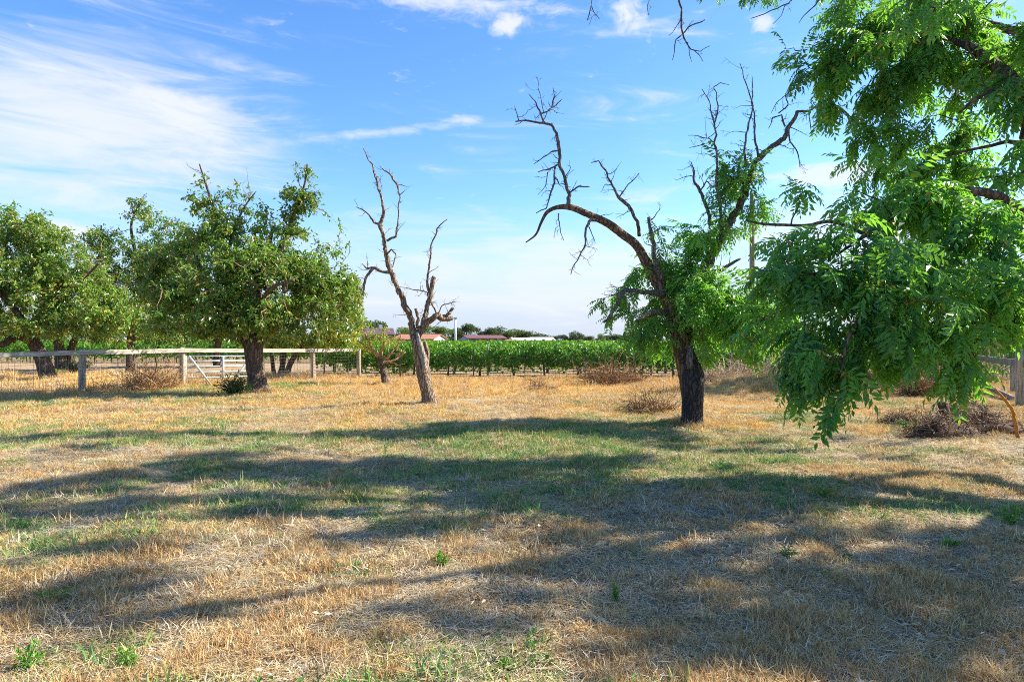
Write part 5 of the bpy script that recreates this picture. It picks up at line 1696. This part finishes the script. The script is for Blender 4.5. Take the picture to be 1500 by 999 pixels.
bush('sapling', 'dark green leafy sapling at the left foot of the broad tree', 'sapling', 343, 580, 52, 38, 800, 0.10, LEAF_BUSH, 1)
bush('sapling', 'bright green young shoots at the foot of the leaning trunk beyond the fence', 'sapling', 86, 553, 26, 14, 300, 0.10, LEAF_YELLOW, 2)
bush('sapling', 'pale grey green bush by the wire fence between the two small trunks', 'bush', 593, 545, 24, 16, 500, 0.07, LEAF_PALE, 3)
bush('sapling', 'dark green undergrowth behind the mesh left of the mossy post', 'bush', 110, 547, 50, 26, 500, 0.12, LEAF_BUSH, 4)
bush('weed', 'tufted grey green weed growing on the dark root heap', 'weed', 1332, 632, 34, 26, 260, 0.06, LEAF_BUSH, 5)
for i, (px, pb, wpx, hpx, L_, lab) in enumerate([
        (48, 975, 60, 46, .035, 'bushy green weed in the lower left corner'), (185, 985, 40, 30, .03, 'small green weed in the shade right of the lower left corner'),
        (80, 880, 60, 22, .03, 'low green weed patch by the left edge in the foreground'), (645, 828, 18, 26, .035, 'upright broad leaved weed in the middle of the sunlit straw'),
        (1152, 815, 30, 20, .03, 'round green weed in the shaded ground right of centre'), (1235, 815, 26, 14, .025, 'small green weed right of the round one in the shade'),
        (1482, 770, 34, 30, .04, 'leafy weed with yellow tips at the right edge on the sunlit straw'), (1205, 735, 26, 28, .03, 'thin pale weed stalk standing at the edge of the bright sunny patch'),
        (318, 640, 22, 8, .05, 'green weed tuft in the golden grass far left of the dead tree'), (338, 648, 24, 10, .05, 'wider green weed tuft beside another one in the golden grass'),
        (900, 875, 14, 40, .02, 'tall thin green grass stalks in the foreground centre'), (740, 975, 30, 14, .03, 'green weed close to the bottom edge near the centre'),
        (1052, 690, 34, 14, .04, 'green weed tuft in the shade in front of the sawn stub'), (1390, 800, 30, 16, .03, 'green weed in the shade below the bright sunny patch')]):
    bush('weed', lab, 'weed', px, pb, wpx, hpx, 130, L_, LEAF_BUSH if i in (4, 5, 12, 9) else LEAF_VINE, 30 + i)

# ------------------------------------------------------------------ buildings beyond the vineyard
def house(name, label, cat, px0, px1, d, py_eave, py_ridge, depth, rz, wallm, roofm, windows=(), door=None, gablem=None, chimney=False, ov=0.45):
    """gabled house; its long wall faces the camera side, turned by rz"""
    xc = ((px0 + px1) / 2 - 750) / F0 * d
    Lh = (px1 - px0) / F0 * d / (math.cos(rz) + 1e-6)
    he = CAM_H - (py_eave - 499) / F0 * d
    hr = CAM_H - (py_ridge - 499) / F0 * d
    root_ = thing(name, label, cat, (xc, d, 0), None, rz)
    l2, w2 = Lh / 2, depth / 2
    mb = MB()
    mb.add([[-l2, -w2, -.2], [l2, -w2, -.2], [l2, w2, -.2], [-l2, w2, -.2], [-l2, -w2, he], [l2, -w2, he], [l2, w2, he], [-l2, w2, he]], [[0, 1, 5, 4], [2, 3, 7, 6]])
    link('wall', mb.mesh('wall', wallm), root_, world=False)
    for s_ in (-1, 1):
        mb = MB()
        gx_ = s_ * (l2 + .002)
        mb.add([[gx_, -w2, -.2], [gx_, w2, -.2], [gx_, w2, he], [gx_, -w2, he]], [[0, 1, 2, 3]])
        mb.add([[gx_, w2, he], [gx_, -w2, he], [gx_, 0, hr - .06]], [[0, 1, 2]])
        link('gable_wall', mb.mesh('gable_wall', gablem or wallm), root_, world=False)
    sl = (hr - he) / w2
    for s_ in (-1, 1):
        mb = MB()
        y0, y1 = s_ * (w2 + ov), 0.0
        z0, z1 = he - ov * sl + .03, hr + .03
        x0, x1 = -l2 - ov, l2 + ov
        mb.add([[x0, y0, z0], [x1, y0, z0], [x1, y1, z1], [x0, y1, z1], [x0, y0, z0 + .14], [x1, y0, z0 + .14], [x1, y1, z1 + .14], [x0, y1, z1 + .14]],
               [[3, 2, 1, 0], [4, 5, 6, 7], [0, 1, 5, 4], [1, 2, 6, 5], [2, 3, 7, 6], [3, 0, 4, 7]])
        link('roof', mb.mesh('roof', roofm), root_, world=False)
    for (f_, z_, ww_, wh_) in windows:
        mb = MB()
        mb.box((-l2 + f_ * Lh, -w2 - .03, z_), (ww_ + .2, .10, wh_ + .2))
        fr = link('window', mb.mesh('window', WHITE), root_, world=False)
        mb = MB()
        mb.box((-l2 + f_ * Lh, -w2 - .07, z_), (ww_, .06, wh_))
        link('pane', mb.mesh('pane', GLASS), fr, world=False)
    if chimney:
        mb = MB()
        mb.box((l2 * .3, 0, hr + .3), (.7, .7, 1.4))
        link('chimney', mb.mesh('chimney', WHITE), root_, world=False)
    return root_


house('red_house', 'long low red house with dark red roof beyond the vineyard', 'house', 681, 733, 170, 495.2, 491.3, 6.5, D2R(24), RED_WALL, DARK_ROOF, [(.25, 1.6, 1.6, .9), (.5, 1.6, .8, .9), (.65, 1.6, .8, .9), (.82, 1.6, .8, .9)], gablem=GREYW)  # grey blue gables: shade on the end wall put into the colour
house('roofed_house', 'low house with long terracotta roof and pale gable, half behind the dead tree', 'house', 586, 645, 170, 496.3, 490, 8, D2R(-18), GREYW, TERRA, [(.3, 1.6, 1.2, 1.0), (.7, 1.6, 1.2, 1.0)], gablem=WHITE)
house('tall_house', 'plum roofed house with white trim behind the pruned tree', 'house', 530, 572, 150, 490, 481, 9, D2R(16), TERRA, PURPLE, [(.3, 2.4, 1.2, 1.2), (.75, 2.4, 1.2, 1.2)], gablem=WHITE, chimney=True)
house('shed', 'small brownish roofed shed right of the red house', 'shed', 736, 756, 190, 499.3, 497.8, 5, D2R(5), RED_WALL, TERRA)
house('barn', 'white roofed barn beyond the vines, left one of the pair', 'barn', 750, 782, 200, 498.2, 495, 8, D2R(12), WHITE, WHITE)
house('barn', 'white roofed barn beyond the vines, right one of the pair with white end', 'barn', 779, 808, 185, 498.6, 494.3, 8, D2R(-14), GREYW, WHITE, gablem=WHITE)
house('low_house', 'tiny pale low building far beyond the vines right of the barns', 'house', 838, 852, 260, 500.0, 498.4, 6, D2R(8), WHITE, WHITE)
# tall white mast by the red house
d = 120.0
x_ = (667 - 750) / F0 * d
mast = thing('mast', 'white metal mast with a lamp head left of the red house', 'mast', (x_, d, 0))
mb = MB()
mb.tube(np.array([[x_, d, -.1], [x_, d, 3], [x_, d, 5.9]]), [.24, .21, .18], 10)
link('shaft', mb.mesh('shaft', WHITE, True), mast)
mb = MB()
mb.box((x_, d, 6.0), (.75, .45, .22))
link('lamp_head', mb.mesh('lamp_head', GREYW), mast)


# ------------------------------------------------------------------ far trees
def far_tree_mesh(seed, conif=False, n_=2600, material=LEAF_FAR):
    r_ = np.random.RandomState(seed)
    blobs_ = []
    for _ in range(14):
        a_ = r_.rand() * 6.283
        q = r_.rand() ** .5 * .32
        z_ = .30 + .5 * r_.rand()
        blobs_.append((q * math.cos(a_) * (1.2 - z_ * .6), q * math.sin(a_), z_, .10 + .10 * r_.rand()))
    blobs_.append((0, 0, .8, .16))
    if conif:
        blobs_ = [(0.02 * r_.randn(), 0, z_, .19 * (1.05 - z_)) for z_ in np.linspace(.15, .98, 12)]
    pp = []
    for (bx_, by_, bz_, br) in blobs_:
        k_ = n_ // len(blobs_)
        pp.append(np.array([bx_, by_, bz_]) + unit(r_.randn(k_, 3)) * br * (0.55 + .5 * r_.rand(k_, 1)))
    pp = np.concatenate(pp)
    k_ = len(pp)
    V, F, T = leaf_vf(pp, unit(r_.randn(k_, 3)), unit(r_.randn(k_, 3) + [0, 0, .8]), .045, .035, .1, np.clip(.5 + .2 * r_.randn(k_), 0, 1))
    cr = mesh_np('crown', V, [F], material, attrs={'tint': T})
    mb = MB()
    mb.tube(np.array([[0, 0, -.02], [.01, 0, .2], [0, .01, .6]]), [.028, .022, .01], 7, .1)
    for s_ in range(4):
        a_ = s_ * 1.6
        mb.tube(np.array([[0, 0, .22], [.1 * math.cos(a_), .1 * math.sin(a_), .42], [.2 * math.cos(a_), .2 * math.sin(a_), .62]]), [.016, .01, .005], 5, 0)
    return mb.mesh('trunk', BARK_WALNUT), cr


FT = [far_tree_mesh(400 + i) for i in range(3)] + [far_tree_mesh(410 + i, material=LEAF_FAR2) for i in range(2)] + [far_tree_mesh(420, True)]
FAR = [(552, 468, 60, 170, 0, 'dark round tree behind the plum roofed house'), (590, 478, 48, 210, 3, 'bright green tree behind the left end of the terracotta roof'), (622, 474, 50, 215, 3, 'bright green tree right behind the fork of the dead tree'),
       (645, 477, 52, 220, 4, 'bright green tree just left of the white mast'), (683, 473, 46, 240, 0, 'dark tree rising behind the red house next to the mast'), (668, 480, 40, 230, 1, 'dark low tree directly behind the white mast'),
       (716, 479, 40, 230, 0, 'dark left end of the rounded tree group behind the red house'), (732, 477, 46, 235, 1, 'highest olive tree in the group behind the red house'), (752, 481, 40, 232, 4, 'yellow green tree in the middle of the group behind the red house'),
       (772, 484, 44, 238, 2, 'dark tree above the gap between shed and barns'), (792, 488, 40, 242, 1, 'small dark tree above the right barn'),
       (812, 491, 16, 260, 2, 'tiny dark tree right of the barns'), (825, 489, 18, 260, 0, 'small tree between the barns and the bigger dark clump'), (843, 484, 34, 260, 1, 'bigger dark round tree right of the barns'), (862, 491, 22, 260, 2, 'low tree right of the dark round one'),
       (879, 488, 20, 255, 3, 'pale green lollipop tree on the horizon'), (900, 490, 30, 270, 0, 'grey green tree left of the pointed one'), (915, 484, 14, 270, 5, 'pointed conifer on the horizon right of centre'), (930, 490, 26, 270, 2, 'low dark tree right of the pointed conifer'),
       (955, 491, 36, 270, 1, 'low tree behind the left leaves of the half dead walnut'), (1190, 493, 50, 280, 0, 'low far tree seen through the walnut leaves'), (1330, 492, 60, 280, 2, 'far tree behind the rough grey trunk'), (1450, 493, 60, 280, 1, 'far tree above the grey plank fence')]
for (px, pyt, wpx, d_, k_, lab) in FAR:
    x_ = (px - 750) / F0 * d_
    H = CAM_H + (499 - pyt) / F0 * d_
    Wd = wpx / F0 * d_
    v = thing('far_tree', lab, 'tree', (x_, d_, 0), 'trees on the horizon', rz=R.rand() * 6.28)
    hs_ = H / (0.96 if k_ != 5 else 1.05)
    ws_ = Wd / (0.85 if k_ != 5 else 0.42)
    v.scale = (ws_, ws_, hs_)
    link('trunk', FT[k_][0], v, world=False)
    link('crown', FT[k_][1], v, world=False)['kind'] = 'stuff'
# a far belt of trees that closes the horizon
r = np.random.RandomState(91)
for i, x_ in enumerate(np.arange(-420, 421, 21)):
    y_ = 330 + 40 * r.rand()
    px = x_ / y_ * F0 + 750
    v = thing('far_tree', 'small tree in the far belt closing the horizon beyond the vineyard', 'tree', (x_ + 6 * r.randn(), y_, 0), 'far belt of trees on the horizon', rz=r.rand() * 6.28)
    h_ = 3.8 + 2.6 * r.rand()
    if px < 540:
        h_ *= 1.5
    ws_ = 17 + 8 * r.rand()
    v.scale = (ws_, ws_, h_)
    k_ = r.randint(3)
    link('trunk', FT[k_][0], v, world=False)
    link('crown', FT[k_][1], v, world=False)['kind'] = 'stuff'
